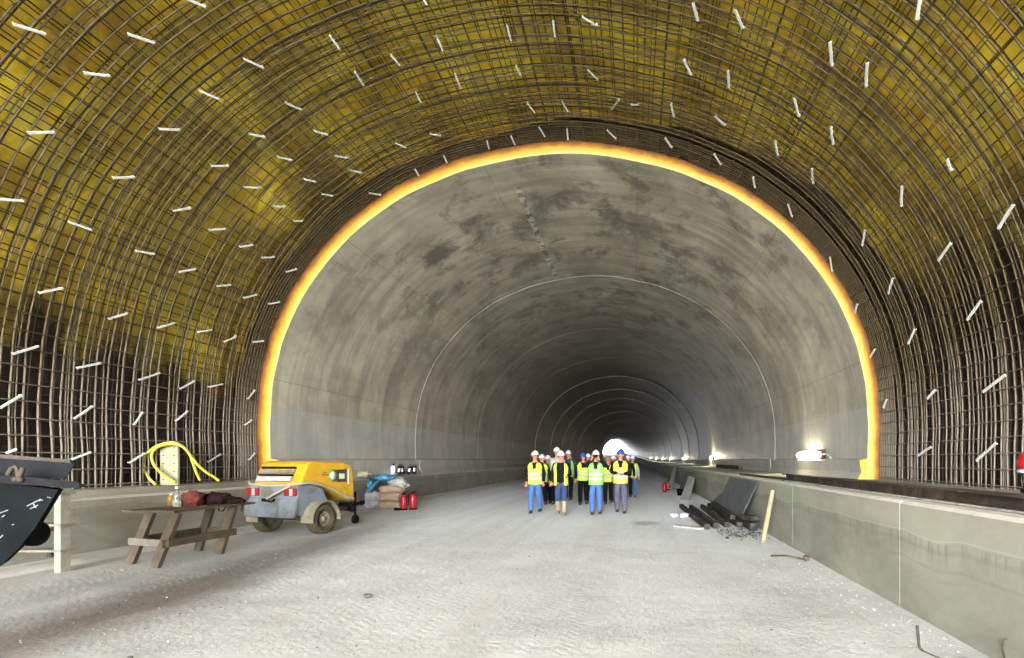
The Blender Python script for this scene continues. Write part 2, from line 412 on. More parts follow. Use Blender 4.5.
# ------------------------------------------------------------------ tunnel profile
CX, CZ = -1.571, 1.69
TAB = [(0, 298.5), (12, 298), (24, 300.8), (35, 304.5), (46, 307), (60, 308), (68, 307), (75, 304.5), (84, 300.5), (90, 298.5)]
def rad(al):
    a = abs(math.degrees(al))
    for (a0, r0), (a1, r1) in zip(TAB, TAB[1:]):
        if a <= a1:
            t = (a-a0)/(a1-a0); t = t*t*(3-2*t); return (r0+(r1-r0)*t)/42
    return TAB[-1][1]/42
def bend(Y):
    if Y <= 90: return 0, 0
    d = Y-90; return -.0003*d*d, .00011*d*d
def prof(al, off, Y):
    r = rad(al)+off; bx, bz = bend(Y)
    return Vector((CX+r*math.sin(al)+bx, Y, CZ+r*math.cos(al)+bz))
def section(off, Y, n=72, zlow=.95):
    """points of the vault cross-section from the right foot over the crown to the left foot"""
    bx, bz = bend(Y); w = rad(PI/2)+off; pts = []
    for z in (zlow, (zlow+CZ)/2): pts.append(Vector((CX+w+bx, Y, z+bz)))
    for i in range(n+1): pts.append(prof(PI/2-PI*i/n, off, Y))
    for z in ((zlow+CZ)/2, zlow): pts.append(Vector((CX-w+bx, Y, z+bz)))
    return pts

def strip_mesh(sections, name, mat, sm=True):
    n = len(sections[0]); vs = [v for s_ in sections for v in s_]; fs = []
    for i in range(len(sections)-1):
        for j in range(n-1):
            fs.append((i*n+j, i*n+j+1, (i+1)*n+j+1, (i+1)*n+j))
    me = bpy.data.meshes.new(name); me.from_pydata([tuple(v) for v in vs], [], fs); smooth(me, sm); me.materials.append(mat)
    o = bpy.data.objects.new(name, me); COL.objects.link(o); return o

# finished lining in cast blocks; each block is a hair narrower at its near end, as slip-formed blocks are
EXIT = 320.0
def lining_section(off, Y):
    """vault with its kicker: a step that stands .19 m proud below z = 1.52"""
    bx, bz = bend(Y); w = rad(PI/2)+off; P = []
    R = lambda dx, z: Vector((CX+w+dx+bx, Y, z+bz)); L = lambda dx, z: Vector((CX-w-dx+bx, Y, z+bz))
    P += [R(-.26, .9), R(-.26, 1.0), R(-.15, 1.2), R(-.19, 1.5), R(0, 1.54)]
    for i in range(73): P.append(prof(PI/2-PI*i/72, off, Y))
    P += [L(0, 1.54), L(-.19, 1.5), L(-.15, 1.2), L(-.26, 1.0), L(-.26, .9)]
    return P
secs = []; y = FACE; k = 0
while y < EXIT:
    y2 = min(y+8.205, EXIT)
    o1, o2 = (0.0, .01) if k == 0 else (.0+random.uniform(-.02, .02), .025+random.uniform(-.02, .02))
    secs.append(lining_section(o1, y)); st_ = .02 if k < 2 else .045
    for q in (.33, .66): secs.append(lining_section(o1+(o2-o1)*q, y+(y2-y)*q))
    secs.append(lining_section(o2, y2-.02)); secs.append(lining_section(st_, y2-.014)); secs.append(lining_section(st_, y2-.003))
    y = y2; k += 1
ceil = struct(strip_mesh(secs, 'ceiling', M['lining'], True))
for p in ceil.data.polygons: p.use_smooth = True
try:
    ceil.data.set_sharp_from_angle(angle=math.radians(25))
except Exception as e: print('sharp', e)

# rough rock / shotcrete vault carrying the yellow sheet, open to daylight at the portal behind the camera
PORT = -16.0; CAN = 2.4
secs = []
y = CAN
while y <= FACE+.01:
    s_ = section(.62, y, 96, .2)
    for i, v in enumerate(s_):
        a = noise.noise(v*.45)*.16+noise.noise(v*1.4)*.05
        c = Vector((CX, v.y, CZ)); d = (v-c).normalized(); s_[i] = v+d*a
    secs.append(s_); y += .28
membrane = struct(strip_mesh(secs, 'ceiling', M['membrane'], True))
# outer jacket of the vault: unseen shell, added to keep daylight from leaking past
sh = struct(strip_mesh([section(1.3, PORT, 72, -.1), section(1.3, FACE+1, 72, -.1), section(.0, FACE+1, 72, -.1)], 'ceiling', M['lining']))
bounce_vault = struct(strip_mesh([section(.62, PORT+i*(CAN-PORT)/4, 72, .2) for i in range(5)], 'ceiling', M['curb_light']))  # unseen pale stretch behind the camera, added to bounce daylight inward
fr = struct(strip_mesh([section(.62, PORT, 72, -.1), section(1.3, PORT, 72, -.1)], 'added_jacket_rim', M['lining']))

# yellow stop-end face of the finished lining
N = 160; me_v = []; me_f = []; offs = []
radial = [0, .08, .18, .28, .38, .48, .60, .80]
for i, o_ in enumerate(radial):
    sec = section(o_, FACE, N, .95)
    for v in sec:
        v = Vector(v); v.y -= (.03 if 0 < i < 6 else 0)+.012*noise.noise(v*6)
        me_v.append(tuple(v)); offs.append(o_/.62)
n = len(section(0, FACE, N, .95))
for i in range(len(radial)-1):
    for j in range(n-1): me_f.append((i*n+j, i*n+j+1, (i+1)*n+j+1, (i+1)*n+j))
# the stop-end follows the kicker foot on both sides
for sgn in (1, -1):
    w = rad(PI/2); b = len(me_v)
    for dx, z in ((0, .9), (-.26, .9), (-.26, 1.0), (-.15, 1.2), (-.19, 1.5), (0, 1.54)):
        me_v.append((CX+sgn*(w+dx), FACE-.004, z)); offs.append(.05)
    me_f.append(tuple(range(b, b+6)))
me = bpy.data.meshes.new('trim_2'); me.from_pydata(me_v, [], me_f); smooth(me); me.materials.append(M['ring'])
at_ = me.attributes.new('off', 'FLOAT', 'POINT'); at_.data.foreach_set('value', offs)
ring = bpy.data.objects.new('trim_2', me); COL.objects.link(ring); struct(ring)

# ------------------------------------------------------------------ floor, walls
ys = [-18+i*.5 for i in range(93)]+[29+i*4 for i in range(75)]
secs = []
for y in ys:
    bx, bz = bend(y); row = []
    for i in range(45):
        x = -8.32+i*(11.04/44)
        row.append(Vector((x+bx, y, bz+.018*noise.noise(Vector((x*.8, y*.5, 0)))-(.0))))
    secs.append(row)
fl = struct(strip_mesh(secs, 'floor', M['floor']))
g = MB(); g.add([(-60, -70, -.03), (60, -70, -.03), (60, -17.5, -.03), (-60, -17.5, -.03)], [(0, 1, 2, 3)])
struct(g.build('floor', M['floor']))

def wall_run(sgn, X0, top, lip, name):
    """cast kerb wall: face, top, a raised back ledge; seams every 3.6 m"""
    ysn = [-17, -9.1, -5.5, -1.9]+[1.7+3.6*i for i in range(92)]
    secs = []; marks = []
    w = rad(PI/2)+.9
    Xb = CX+sgn*w
    for k, y in enumerate(ysn):
        if y > EXIT: break
        for dy, ins in ((-.012, 0), (-.008, .012), (.008, .012), (.012, 0)):
            bx, bz = bend(y+dy)
            pts = [(X0+sgn*ins, -.1), (X0+sgn*ins, top-.03), (X0+sgn*(.03+ins), top), (X0+sgn*.22, top-ins*.5)]
            pts += lip + [(Xb, lip[-1][1])]
            secs.append([Vector((a+bx, y+dy, b+bz)) for a, b in pts])
    o = strip_mesh(secs, name, M['curb'], False); struct(o)
    o.data.materials.append(M['curb_light']); o.data.materials.append(M['seam'])
    nn = len(secs[0])-1
    for i, p in enumerate(o.data.polygons):
        j = i % nn; row = i//nn
        if 1 <= j <= 2: p.material_index = 1
        elif row % 4 == 1: p.material_index = 2
    return o
wall_run(1, 2.70, 1.087, [(2.94, 1.05), (3.3, 1.04), (5.2, 1.04)], 'wall_right')
wall_run(-1, -8.29, .92, [(-8.53, 1.03), (-8.62, 1.035)], 'wall_left')

# low cast footing along the foot of the kerb on the bench side
secs = []
for i in range(60):
    y = -17+i*2.0; bx, bz = bend(y); e = .03*noise.noise(Vector((0, y*.7, 3)))
    secs.append([Vector((a+bx, y, b+bz)) for a, b in ((-8.3, .10), (-8.06+e, .075), (-7.99+e, .045), (-7.97+e, -.02))])
struct(strip_mesh(secs, 'trim_3', M['curb_light'], False))

# ------------------------------------------------------------------ reinforcement cage
cage = thing('rebar_cage', 'rusty steel reinforcement mesh arching over the road in front of the yellow ring', 'rebar', (CX, FACE, 1.04))
def rel(o): o.matrix_parent_inverse = Matrix.Translation((-CX, -FACE, -1.04)); return o
def hoop(y, off, r, sides=5, n=60, z0=1.03, wob=.02):
    m = MB(); pts = []
    for v in section(off, y, n, z0):
        a = wob*noise.noise(v*.7+Vector((0, y*9, 0)))
        v = Vector(v); v.y += a*1.5; v.z += a if v.z > 1.1 else 0; pts.append(v)
    m.tube(pts, r, sides, 0, True); return m
hy = [12.34-.085*i for i in range(9)]
y = 11.5
while y > 3.1: hy.append(y); y -= .2+random.choice((-.035, 0, .03, -.05, .04))
inner = hy[:54]
for y in inner: rel(hoop(y, .30, .0145).build('arch_bar', M['bar'], cage))
y = 12.2; cnt = 0
while y > 3.1 and cnt < 45:
    rel(hoop(y, .50, .012, 4).build('arch_bar', M['bar_dark'], cage)); cnt += 1; y -= .2+random.uniform(-.04, .04)
m = MB()
for y in inner[9:]:
    if random.random() < .6:
        h_ = hoop(y+random.choice((-1, 1))*random.uniform(.05, .09), .31, .011, 4, 48); o_ = len(m.v)
        m.add(h_.v, h_.f, 0, True)
o = rel(m.build('lap_arch_bars', M['bar'], cage)); o['kind'] = 'stuff'
def long_path(s_, off, y0, y1):
    """a bar along the tunnel at arc position s_ (metres from the crown, + to the road's far side)"""
    r = 7.3+off; lim = r*PI/2
    pts = []
    for i in range(7):
        y = y0+(y1-y0)*i/6
        if abs(s_) <= lim: p = prof(s_/r, off, y)
        else:
            p = Vector((CX+math.copysign(rad(PI/2)+off, s_), y, CZ-(abs(s_)-lim)))
        p.z += .012*noise.noise(Vector((s_*5, y, off))); p.x += .012*noise.noise(Vector((s_*5, y, off+9)))
        pts.append(p)
    return pts
L = 7.6*PI/2+.55; nb = 98
for i in range(nb):
    s_ = -L+2*L*i/(nb-1); m = MB(); m.tube(long_path(s_, .27, 3.05, 12.36), .010, 4)
    rel(m.build('long_bar', M['bar'], cage))
m = MB(); L2 = 7.8*PI/2+.5
for i in range(124):
    s_ = -L2+2*L2*i/123+.05; m.tube(long_path(s_, .53, 3.05, 12.3), .010, 4)
for i in range(30):  # loose lap bars between the two layers
    s_ = random.uniform(-9, 9); y0 = random.uniform(4, 9); m.tube(long_path(s_, .4, y0, y0+random.uniform(1.5, 3)), .012, 4)
o = rel(m.build('back_long_bars', M['bar_dark'], cage)); o['kind'] = 'stuff'

# white strips tied to the cage
STRIPS = '''13 24 46 34;128 34 155 43;187 -1 206 7;244 59 264 68;200 91 219 99;84 73 110 76;286 103 302 110;159 129 180 130;249 134 265 137;28 133 55 132;211 166 229 166;278 157 292 160;113 178 135 177;244 187 260 188;273 206 286 207;173 211 191 208;0 199 24 201;69 222 92 230;209 230 226 229;294 221 303 221;136 251 155 254;240 247 253 245;262 258 275 257;179 272 196 269;39 293 63 288;217 286 231 285;286 272 297 269;244 298 257 295;269 304 280 302;109 319 128 313;158 328 175 323;198 332 212 330;224 342 237 336;253 342 264 341;13 354 39 346;77 368 101 363;139 380 160 373;180 389 195 381;209 387 223 384;248 399 255 390;0 408 22 395;74 419 93 406;134 425 143 412;176 421 188 411;245 425 252 420;70 460 91 452;129 463 145 453;208 462 221 454;249 460 255 453;6 453 17 449;330 36 340 50;423 -2 427 5;436 35 443 51;391 55 400 66;355 72 364 86;507 25 511 41;553 21 555 37;582 17 597 26;693 3 698 21;684 60 691 75;588 70 598 80;516 66 521 76;455 74 461 89;416 93 421 103;527 103 535 113;562 102 568 112;611 110 619 100;671 104 674 117;631 105 638 105;539 127 545 137;567 129 568 140;607 130 616 139;665 138 672 148;430 134 441 136;395 143 406 148;314 131 328 135;335 156 349 158;349 170 362 173;304 179 316 182;369 193 381 195;322 194 333 196;487 141 489 149;511 136 515 145;444 156 447 163;415 169 419 176;735 10 743 29;920 0 917 20;830 42 832 66;867 63 866 87;728 71 729 88;794 98 799 117;715 116 725 126;831 127 833 145;775 141 778 156;714 154 721 165;812 169 813 184;753 177 755 188;788 204 792 217;947 159 951 171;902 186 901 207;1013 205 998 229;865 230 862 246;830 257 832 272;951 243 938 261;893 278 888 294;857 304 854 316;981 301 967 320;915 329 908 344;875 349 869 359;1005 375 983 392;935 390 927 399;887 399 883 408;931 447 917 456;996 443 976 461'''
def on_shell(px, py, off):
    dx = (px-VX)/F; dz = (VY-py)/F; lo, hi = 1.0, 14.0
    for _ in range(40):
        Y = (lo+hi)/2; X = dx*Y-CX; Z = CH+dz*Y-CZ
        if Z <= 0: inside = abs(X) < rad(PI/2)+off
        else: al = math.atan2(X, Z); inside = math.hypot(X, Z) < rad(al)+off
        if inside: lo = Y
        else: hi = Y
    return Vector((dx*lo, lo, CH+dz*lo))
items = []
for q in STRIPS.split(';'):
    a, b, c, d = map(float, q.split()); p1 = on_shell(a, b, .26); p2 = on_shell(c, d, .22)
    if (p2-p1).length > .6: p2 = p1+(p2-p1).normalized()*.6
    mid = (p1+p2)/2; al = math.atan2(mid.x-CX, mid.z-CZ); items.append([mid.y, al, p1, p2])
def ordn(k):
    return ['first', 'second', 'third', 'fourth', 'fifth', 'sixth', 'seventh', 'eighth', 'ninth', 'tenth', 'eleventh', 'twelfth', 'thirteenth', 'fourteenth', 'fifteenth', 'sixteenth', 'seventeenth', 'eighteenth', 'nineteenth', 'twentieth'][k]
rows = {}
for it in items:
    Y, al = it[0], it[1]
    row = 0 if Y > 11.6 else 1 if Y > 10.8 else 2 if Y > 9.9 else 3 if Y > 9.0 else 4 if Y > 8.2 else 5 if Y > 7.3 else 6
    side = 'over the bench and compressor side' if al < -.32 else 'over the bare wall side' if al > .32 else 'overhead'
    rows.setdefault((row, side), []).append(it)
RN = ['in the row along the yellow ring', 'second row from the yellow ring', 'third row from the yellow ring', 'fourth row from the yellow ring', 'fifth row from the yellow ring', 'sixth row from the yellow ring', 'outermost row from the yellow ring']
proto_mesh = None
for (row, side), lst in sorted(rows.items()):
    lst.sort(key=lambda i: abs(i[1]) if side != 'overhead' else i[1])
    if side != 'overhead': lst.reverse()
    for k, (Y, al, p1, p2) in enumerate(lst):
        short = {'over the bench and compressor side': 'bench side', 'over the bare wall side': 'bare kerb side', 'overhead': 'crown'}[side]
        if side == 'overhead': lab = f'white strip at the crown, {ordn(k)} across, {RN[row]}'
        else: lab = f'white strip, {short}, {ordn(k)} up, {RN[row]}'
        mid = (p1+p2)/2; inward = Vector((CX-mid.x, 0, CZ-mid.z)).normalized() if mid.z > CZ else Vector((math.copysign(1, CX-mid.x), 0, 0))
        L_ = (p2-p1).length; y = (p2-p1).normalized(); x = y.cross(inward).normalized(); z = x.cross(y)
        m = MB(); w = .05 if al > .3 else .034
        m.box((0, 0, 0), (w, L_, .014), None, 0, .003)
        for e in (-1, 1): m.box((0, e*L_*.46, -.02), (w*.5, .012, .04))
        o = m.build('tie_strip', M['strip'])
        o.matrix_world = Matrix.Translation(mid) @ Matrix((x, y, z)).transposed().to_4x4()
        tag(o, lab, 'strip', 'white strips tied to the rebar mesh')

# ------------------------------------------------------------------ lamps along the kicker
def wall_lamp(Y, first=False, label=''):
    bx, bz = bend(Y); X = CX+rad(PI/2)-.10+bx; z = 1.66+bz
    t = thing('wall_lamp', label, 'lamp', (X, Y, z), 0, 'warm work lamps along the kicker')
    Ln = 2.3 if first else .42
    m = MB(); m.prism([(-.03, -.15), (.08, -.15), (.08, .15), (-.03, .11)], -Ln/2, Ln/2, 'xz', 0, .01)
    m.v = [(x, y, z_) for x, y, z_ in m.v]
    o = m.build('lamp_housing', M['steel_dark'], t)
    m = MB(); m.ell((-.05, 0, 0), (.07, Ln/2*.96, .12), 18, 10, 0, 0, pw=.8); o2 = m.build('lamp_lens', M['lamp'], t)
    if first:
        m = MB(); m.tube([(0, -Ln/2, 0), (.02, -Ln/2-.2, .02), (.04, -Ln/2-.5, -.1)], .025, 8); m.build('cable', M['white'], t)
    ld = bpy.data.lights.new('lamp_light', 'POINT'); ld.energy = 4 if first else 90; ld.color = (1, .86, .62); ld.shadow_soft_size = .12
    lo = bpy.data.objects.new('lamp_light', ld); COL.objects.link(lo); lo.location = (-.32, 0, .12); lo.parent = t
LY = [16.2, 36.8, 58, 80, 103, 126, 150]
LL = ['long bright lamp on the wall ledge nearest the yellow ring', 'second lamp in from the yellow ring, on the kicker behind the dark leaning sheet',
      'third lamp in from the yellow ring, above the pale leaning boards', 'fourth lamp in from the yellow ring along the kicker', 'fifth lamp in from the yellow ring, deep in the tunnel',
      'sixth lamp in from the yellow ring, deep in the tunnel', 'last visible lamp before the tunnel bends away']
for i, y in enumerate(LY): wall_lamp(y, i == 0, LL[i])

# ------------------------------------------------------------------ compressor
t = thing('air_compressor', 'yellow towable air compressor with grey tail and dusty wheels beside the kerb', 'compressor', (-7.04, 10.75, 0), math.radians(-11))
m = MB()
bodyp = [(-.42, 1.02), (-.36, 1.18), (-.24, 1.43), (-.14, 1.48), (.78, 1.45), (.92, 1.40), (1.0, 1.28), (1.05, .95), (1.03, .62), (.92, .60), (.78, .66), (.5, .80), (.2, .93), (-.1, 1.0)]
m.prism(bodyp, -.55, .55, 'yz', 0, .035); canopy = m.build('canopy', M['comp_yellow'], t)
m = MB()
d = Vector((0, .12, .25)).normalized()
rx = Matrix.Rotation(math.radians(-26), 3, 'X')
for z, h, mi in ((1.345, .035, 1), (1.27, .07, 2), (1.20, .03, 1), (1.12, .10, 0)):
    yy = -.36+(z-1.18)*.5-.035
    m.box((-.06, yy, z), (.80, .05, h), rx, mi, .004)
m.build('air_intake', [M['sack_grey'], M['rubber'], M['fender']], canopy)
m = MB(); m.tube([(-.6, -.46, 1.06), (-.56, -.5, 1.02), (-.2, -.53, 1.0), (.3, -.53, 1.0), (.56, -.5, 1.03), (.6, -.3, 1.05), (.6, .0, 1.01), (.6, .4, .86), (.59, .75, .70), (.57, 1.0, .64)], .028, 8)
m.build('canopy_rim', M['cream'], canopy)
m = MB(); x0 = .556
m.box((x0, .22, 1.19), (.008, .22, .03), None, 3); m.box((x0, .19, 1.24), (.008, .12, .02), None, 3)
m.lathe([(.001, 0), (.135, 0), (.135, .008), (.001, .008)], (x0-.002, .42, 1.17), 'x', 20, 0)
m.lathe([(.001, 0), (.085, 0), (.085, .012), (.001, .012)], (x0-.002, .42, 1.17), 'x', 20, 2)
m.box((x0, .66, 1.16), (.010, .27, .27), None, 1); m.box((x0+.003, .66, 1.15), (.010, .15, .11), None, 2)
m.box((x0, .86, 1.14), (.008, .035, .34), None, 2)
m.build('side_decal', [M['decal_green'], M['decal_dark'], M['decal_pale'], M['decal_brown']], canopy)
m = MB(); m.prism([(-.50, .42), (-.54, .50), (-.54, .72), (-.50, .76), (-.50, 1.0), (-.1, 1.0), (.15, .9), (.3, .6), (.25, .42), (-.3, .38)], -.55, .55, 'yz', 0, .02)
tail = m.build('tail_panel', M['comp_grey'], t)
m = MB(); m.prism([(-.60, .38), (-.60, .68), (.58, .68), (.58, .46), (.5, .36), (-.45, .38)], -.585, -.5, 'xz', 0, .02); m.build('bumper', M['comp_grey'], t)
for sx in (-.45, .42):
    m = MB(); m.box((sx, -.525, .87), (.26, .06, .15), None, 0, .015); la = m.build('tail_light', M['red_lamp'], t)
    m = MB(); m.box((sx+.04, -.557, .87), (.07, .012, .13), None, 0, .004); m.build('light_lens', M['cloth_pink'], la)
m = MB(); m.tube([(-.05, -.6, .74), (.1, -.6, .82), (.3, -.57, .93), (.45, -.54, 1.0)], .022, 8); m.box((-.1, -.6, .72), (.1, .06, .06), None, 1, .01); m.tube([(-.02, -.6, .7), (.06, -.6, .68), (.12, -.6, .73)], .018, 6, 1)
m.build('tow_strap', [M['cream'], M['rubber']], t)
for sx in (-1, 1):
    m = MB(); x = sx*.64
    m.lathe([(.17, -.10), (.27, -.10), (.295, -.08), (.302, -.03), (.302, .03), (.295, .08), (.27, .10), (.17, .10), (.165, 0), (.17, -.10)], (x, 0, .30), 'x', 32, capped=False)
    for a in range(28):
        an = 2*PI*a/28; m.box((x, math.cos(an)*.302, .30+math.sin(an)*.302), (.17, .02, .012), Matrix.Rotation(an, 3, 'X') @ Matrix.Rotation(PI/2, 3, 'X'))
    wh = m.build('wheel', M['tyre'], t)
    m = MB(); m.lathe([(.02, -.05), (.17, -.06), (.175, .06), (.13, .065), (.12, .03), (.06, .04), (.05, .08), (.01, .08)] if sx > 0 else [(.02, .05), (.17, .06), (.175, -.06), (.13, -.065), (.12, -.03), (.06, -.04), (.05, -.08), (.01, -.08)], (x, 0, .30), 'x', 24)
    for a in range(8):
        an = 2*PI*a/8; m.box((x+sx*.062, math.cos(an)*.095, .3+math.sin(an)*.095), (.02, .03, .03))
    m.build('rim', M['fender'], wh)
    m = MB(); ro = []; n_ = 13
    for i in range(n_):
        an = math.radians(-8+196*i/(n_-1)); r1, r2 = .375, .35
        c, s_ = math.cos(an), math.sin(an)
        ro.append([Vector((x-.14, -c*r1, .3+s_*r1)), Vector((x+.14, -c*r1, .3+s_*r1)), Vector((x+.14, -c*r2, .3+s_*r2)), Vector((x-.14, -c*r2, .3+s_*r2))])
    m.loft(ro, 0, True, False, False); m.build('fender', M['fender'], t)
m = MB(); m.tube([(-.6, 0, .30), (.6, 0, .30)], .04, 8); m.box((0, .3, .42), (.9, 1.3, .08), None, 0, .01); m.build('axle', M['steel_dark'], t)
m = MB(); m.tube([(-.4, .9, .42), (0, 1.75, .44)], .035, 8); m.tube([(.4, .9, .42), (0, 1.75, .44)], .035, 8); m.tube([(0, 1.7, .44), (0, 1.95, .46)], .04, 8)
m.ell((0, 1.98, .46), (.06, .08, .06)); m.box((.2, 1.2, .44), (.25, .16, .2), None, 0, .02); m.box((.3, 1.3, .38), (.12, .12, .14), None, 0, .02); m.build('drawbar', M['rubber'], t)
m = MB(); m.tube([(.12, 1.6, .2), (.12, 1.6, .75)], .022, 8); m.lathe([(.02, -.03), (.1, -.03), (.1, .03), (.02, .03)], (.12, 1.6, .1), 'x', 16); m.build('jockey_wheel', M['rubber'], t)
m = MB(); m.box((.0, .2, 1.475), (.06, .2, .03), None, 0, .008); m.tube([(-.2, .2, 1.47), (-.2, .2, 1.53), (.2, .2, 1.53), (.2, .2, 1.47)], .012, 6)
# ------------------------------------------------------------------ wooden bench (saw horse) and what lies on it
t = thing('work_bench', 'rough wooden trestle bench with splayed legs in front of the kerb wall', 'bench', (-6.95, 7.85, 0))
O = Vector((-6.95, 7.85, 0))
gA, gB, gC, gD = (ground(130, 564.5), ground(155, 568), ground(198, 551), ground(219, 554))
topz = .77; sh_ = Vector((.26, 0, 0))
def legtop(gp, dy): return Vector((gp.x+.26, gp.y+dy, topz))
legs = [(gA, legtop(gA, .06)), (gB, legtop(gB, .06)), (gC, legtop(gC, -.04)), (gD, legtop(gD, -.04))]
for a, b in legs:
    m = MB(); m.bar(a-O, b-O, .11, .07, 0, Vector((0, 1, 0)), .004); m.build('leg', M['wood'], t)
lp = lambda i, z: legs[i][0].lerp(legs[i][1], z/topz)-O
m = MB(); zr = .34
m.bar(lp(0, zr)+Vector((-.1, -.05, 0)), lp(1, zr)+Vector((.08, -.05, -.0)), .04, .1, 0, Vector((0, 0, 1)), .004); m.build('stretcher', M['wood_grey'], t)
m = MB(); m.bar(lp(1, zr)+Vector((.05, -.12, 0)), lp(3, zr)+Vector((.05, .15, 0)), .04, .11, 0, Vector((0, 0, 1)), .004); m.build('stretcher', M['wood'], t)
m = MB(); m.bar(lp(0, zr)+Vector((-.03, 0, 0)), lp(2, zr)+Vector((-.03, .1, 0)), .04, .11, 0, Vector((0, 0, 1)), .004); m.build('stretcher', M['wood'], t)
m = MB(); m.bar(lp(2, zr)+Vector((-.05, .05, 0)), lp(3, zr)+Vector((.05, .05, 0)), .04, .1, 0, Vector((0, 0, 1)), .004); m.build('stretcher', M['wood'], t)
m = MB()
ta = (legs[0][1]+legs[1][1])/2-O; tb = (legs[2][1]+legs[3][1])/2-O
dirv = (tb-ta).normalized(); ta -= dirv*.22; tb += dirv*.16
sd = Vector((1, 0, 0))
for k in range(4): m.bar(ta+sd*(-.3+k*.2)+Vector((0, -.02*k, .02)), tb+sd*(-.3+k*.2)+Vector((0, .03*(k % 2), .02)), .19, .03, 0, Vector((0, 0, 1)), .003)
m.build('bench_top', M['wood'], t)
bt = lambda px, py, z=topz+.035: Vector(((px-VX)*((CH-z)/(py-VY)), F*((CH-z)/(py-VY)), z))
# bottle, cloths, rags on the bench
bp = Vector((-6.78, 7.35, topz+.035))
def put(px, Y, z): return Vector(((px-VX)/F*Y, Y, z))
ZT = topz+.036
p = put(177, 7.75, ZT); t = thing('glass_bottle', 'clear bottle standing on the wooden bench beside the reddish cloth', 'bottle', p)
m = MB(); m.lathe([(.005, 0), (.05, 0), (.053, .02), (.053, .15), (.04, .19), (.022, .22), (.02, .27), (.018, .27)], (0, 0, 0), 'z', 16); m.build('bottle_body', M['glass'], t)
m = MB(); m.lathe([(.002, .265), (.025, .265), (.025, .30), (.002, .30)], (0, 0, 0), 'z', 12); m.build('bottle_cap', M['white'], t)
p = put(171, 7.9, ZT); t = thing('spray_can', 'small olive can at the end of the wooden bench', 'can', p)
m = MB(); m.lathe([(.002, 0), (.045, 0), (.045, .13), (.03, .16), (.002, .16)], (0, 0, 0), 'z', 14); m.build('can_body', M['decal_brown'], t)
m = MB(); m.lathe([(.002, .155), (.018, .155), (.018, .19), (.002, .19)], (0, 0, 0), 'z', 10); m.build('can_nozzle', M['white'], t)
p = put(192, 7.9, ZT+.09); m = MB(); m.ell((0, 0, 0), (.15, .13, .115), 22, 14, 0, .5, 2.2, 3); m.ell((-.12, -.04, -.04), (.07, .07, .06), 14, 8, 1, .5, 3, 5); m.ell((.02, 0, .09), (.1, .08, .05), 14, 8, 0, .5, 3, 6)
o = m.build('crumpled_cloth', [M['cloth_red'], M['cloth_pink']]); o.location = p; tag(o, 'crumpled rust-red cloth bundle on the wooden bench', 'cloth')
p = put(216, 8.2, ZT+.05); m = MB(); m.ell((0, 0, .03), (.2, .16, .1), 22, 12, 0, .6, 2.5, 7); m.ell((.2, .1, -.01), (.16, .12, .055), 18, 10, 0, .6, 3, 8); m.ell((-.2, -.1, 0), (.1, .06, .05), 14, 8, 0, .5, 3, 9)
m.tube([(.16, -.1, -.02), (.17, -.17, -.06), (.19, -.18, -.14), (.23, -.16, -.15), (.26, -.12, -.08), (.26, -.05, 0)], .012, 6)
m.tube([(.3, .1, 0), (.38, .05, .02), (.42, 0, -.05), (.42, -.02, -.16)], .011, 6)
o = m.build('dark_rag', M['cloth_dark']); o.location = p; tag(o, 'black-brown rag heap with a dangling strap on the bench end', 'rag')
# ------------------------------------------------------------------ cream board and yellow hose on the far ledge
Yb = 9.75; Xb = -8.72
t = thing('upright_board', 'cream perforated board standing on the ledge inside the looped yellow hose', 'board', (Xb, Yb, 1.035))
m = MB(); m.box((0, 0, .37), (.33, .05, .74), None, 0, .006); m.box((-.02, 0, .76), (.12, .05, .06), None, 0, .006); b_ = m.build('board_panel', M['cream'], t)
m = MB()
for i in range(5):
    for j in (-1, 1): m.lathe([(.001, -.031), (.012, -.031), (.012, -.024), (.001, -.024)], (j*.1, 0, .1+i*.15), 'y', 8)
m.build('holes', M['steel_dark'], b_)
def hz_(px, py, Y): return at(px, py, Y)
hp = [(156, 485, 9.6), (149, 478, 9.6), (144, 468, 9.58), (145, 457, 9.58), (152, 449, 9.6), (162, 444, 9.62), (173, 442.5, 9.65), (182, 446, 9.7), (190, 454, 9.75), (197, 464, 9.8), (206, 472, 9.9), (214, 477, 10.0), (219, 481, 10.05)]
h2 = [(176, 483, 9.55), (168, 478, 9.55), (160, 472, 9.55), (153, 463, 9.55), (152, 453, 9.56), (160, 446, 9.58), (173, 444, 9.6), (183, 447, 9.66), (190, 455, 9.72), (194, 466, 9.78), (197, 474, 9.85), (200, 480, 9.9)]
def cat(pts, k=5):
    out = []; P = [Vector(p) for p in pts]; P = [P[0]]+P+[P[-1]]
    for i in range(1, len(P)-2):
        for j in range(k):
            u = j/k; a, b, c, d = P[i-1:i+3]
            out.append(.5*((2*b)+(c-a)*u+(2*a-5*b+4*c-d)*u*u+(3*b-a-3*c+d)*u**3))
    out.append(P[-2]); return out
m = MB(); m.tube(cat([hz_(*q) for q in hp]), .024, 8); m.tube(cat([hz_(*q) for q in h2]), .024, 8)
m.build('yellow_hose', M['hose']); tag(bpy.data.objects['yellow_hose'], 'pale yellow hose looped over the cream board on the ledge', 'hose')
# ------------------------------------------------------------------ access steps at the wall
fp = ground(62.5, 572.6)
t = thing('access_steps', 'whitewashed wooden steps leaning at the kerb wall behind the black skip', 'steps', (fp.x, fp.y, 0))
m = MB(); m.box((0, 0, .56), (.085, .13, 1.12), None, 0, .005); m.build('post', M['paint_white'], t)
for z in (.30, .64, 1.06):
    m = MB(); m.box((-.2, -.0, z), (.56, .2, .03), None, 0, .004); tr = m.build('tread', M['wood_grey'], t)
    m = MB(); m.box((-.07, -.03, z-.045), (.05, .14, .06), None, 0, .004); m.build('bracket', M['steel_dark'], tr)
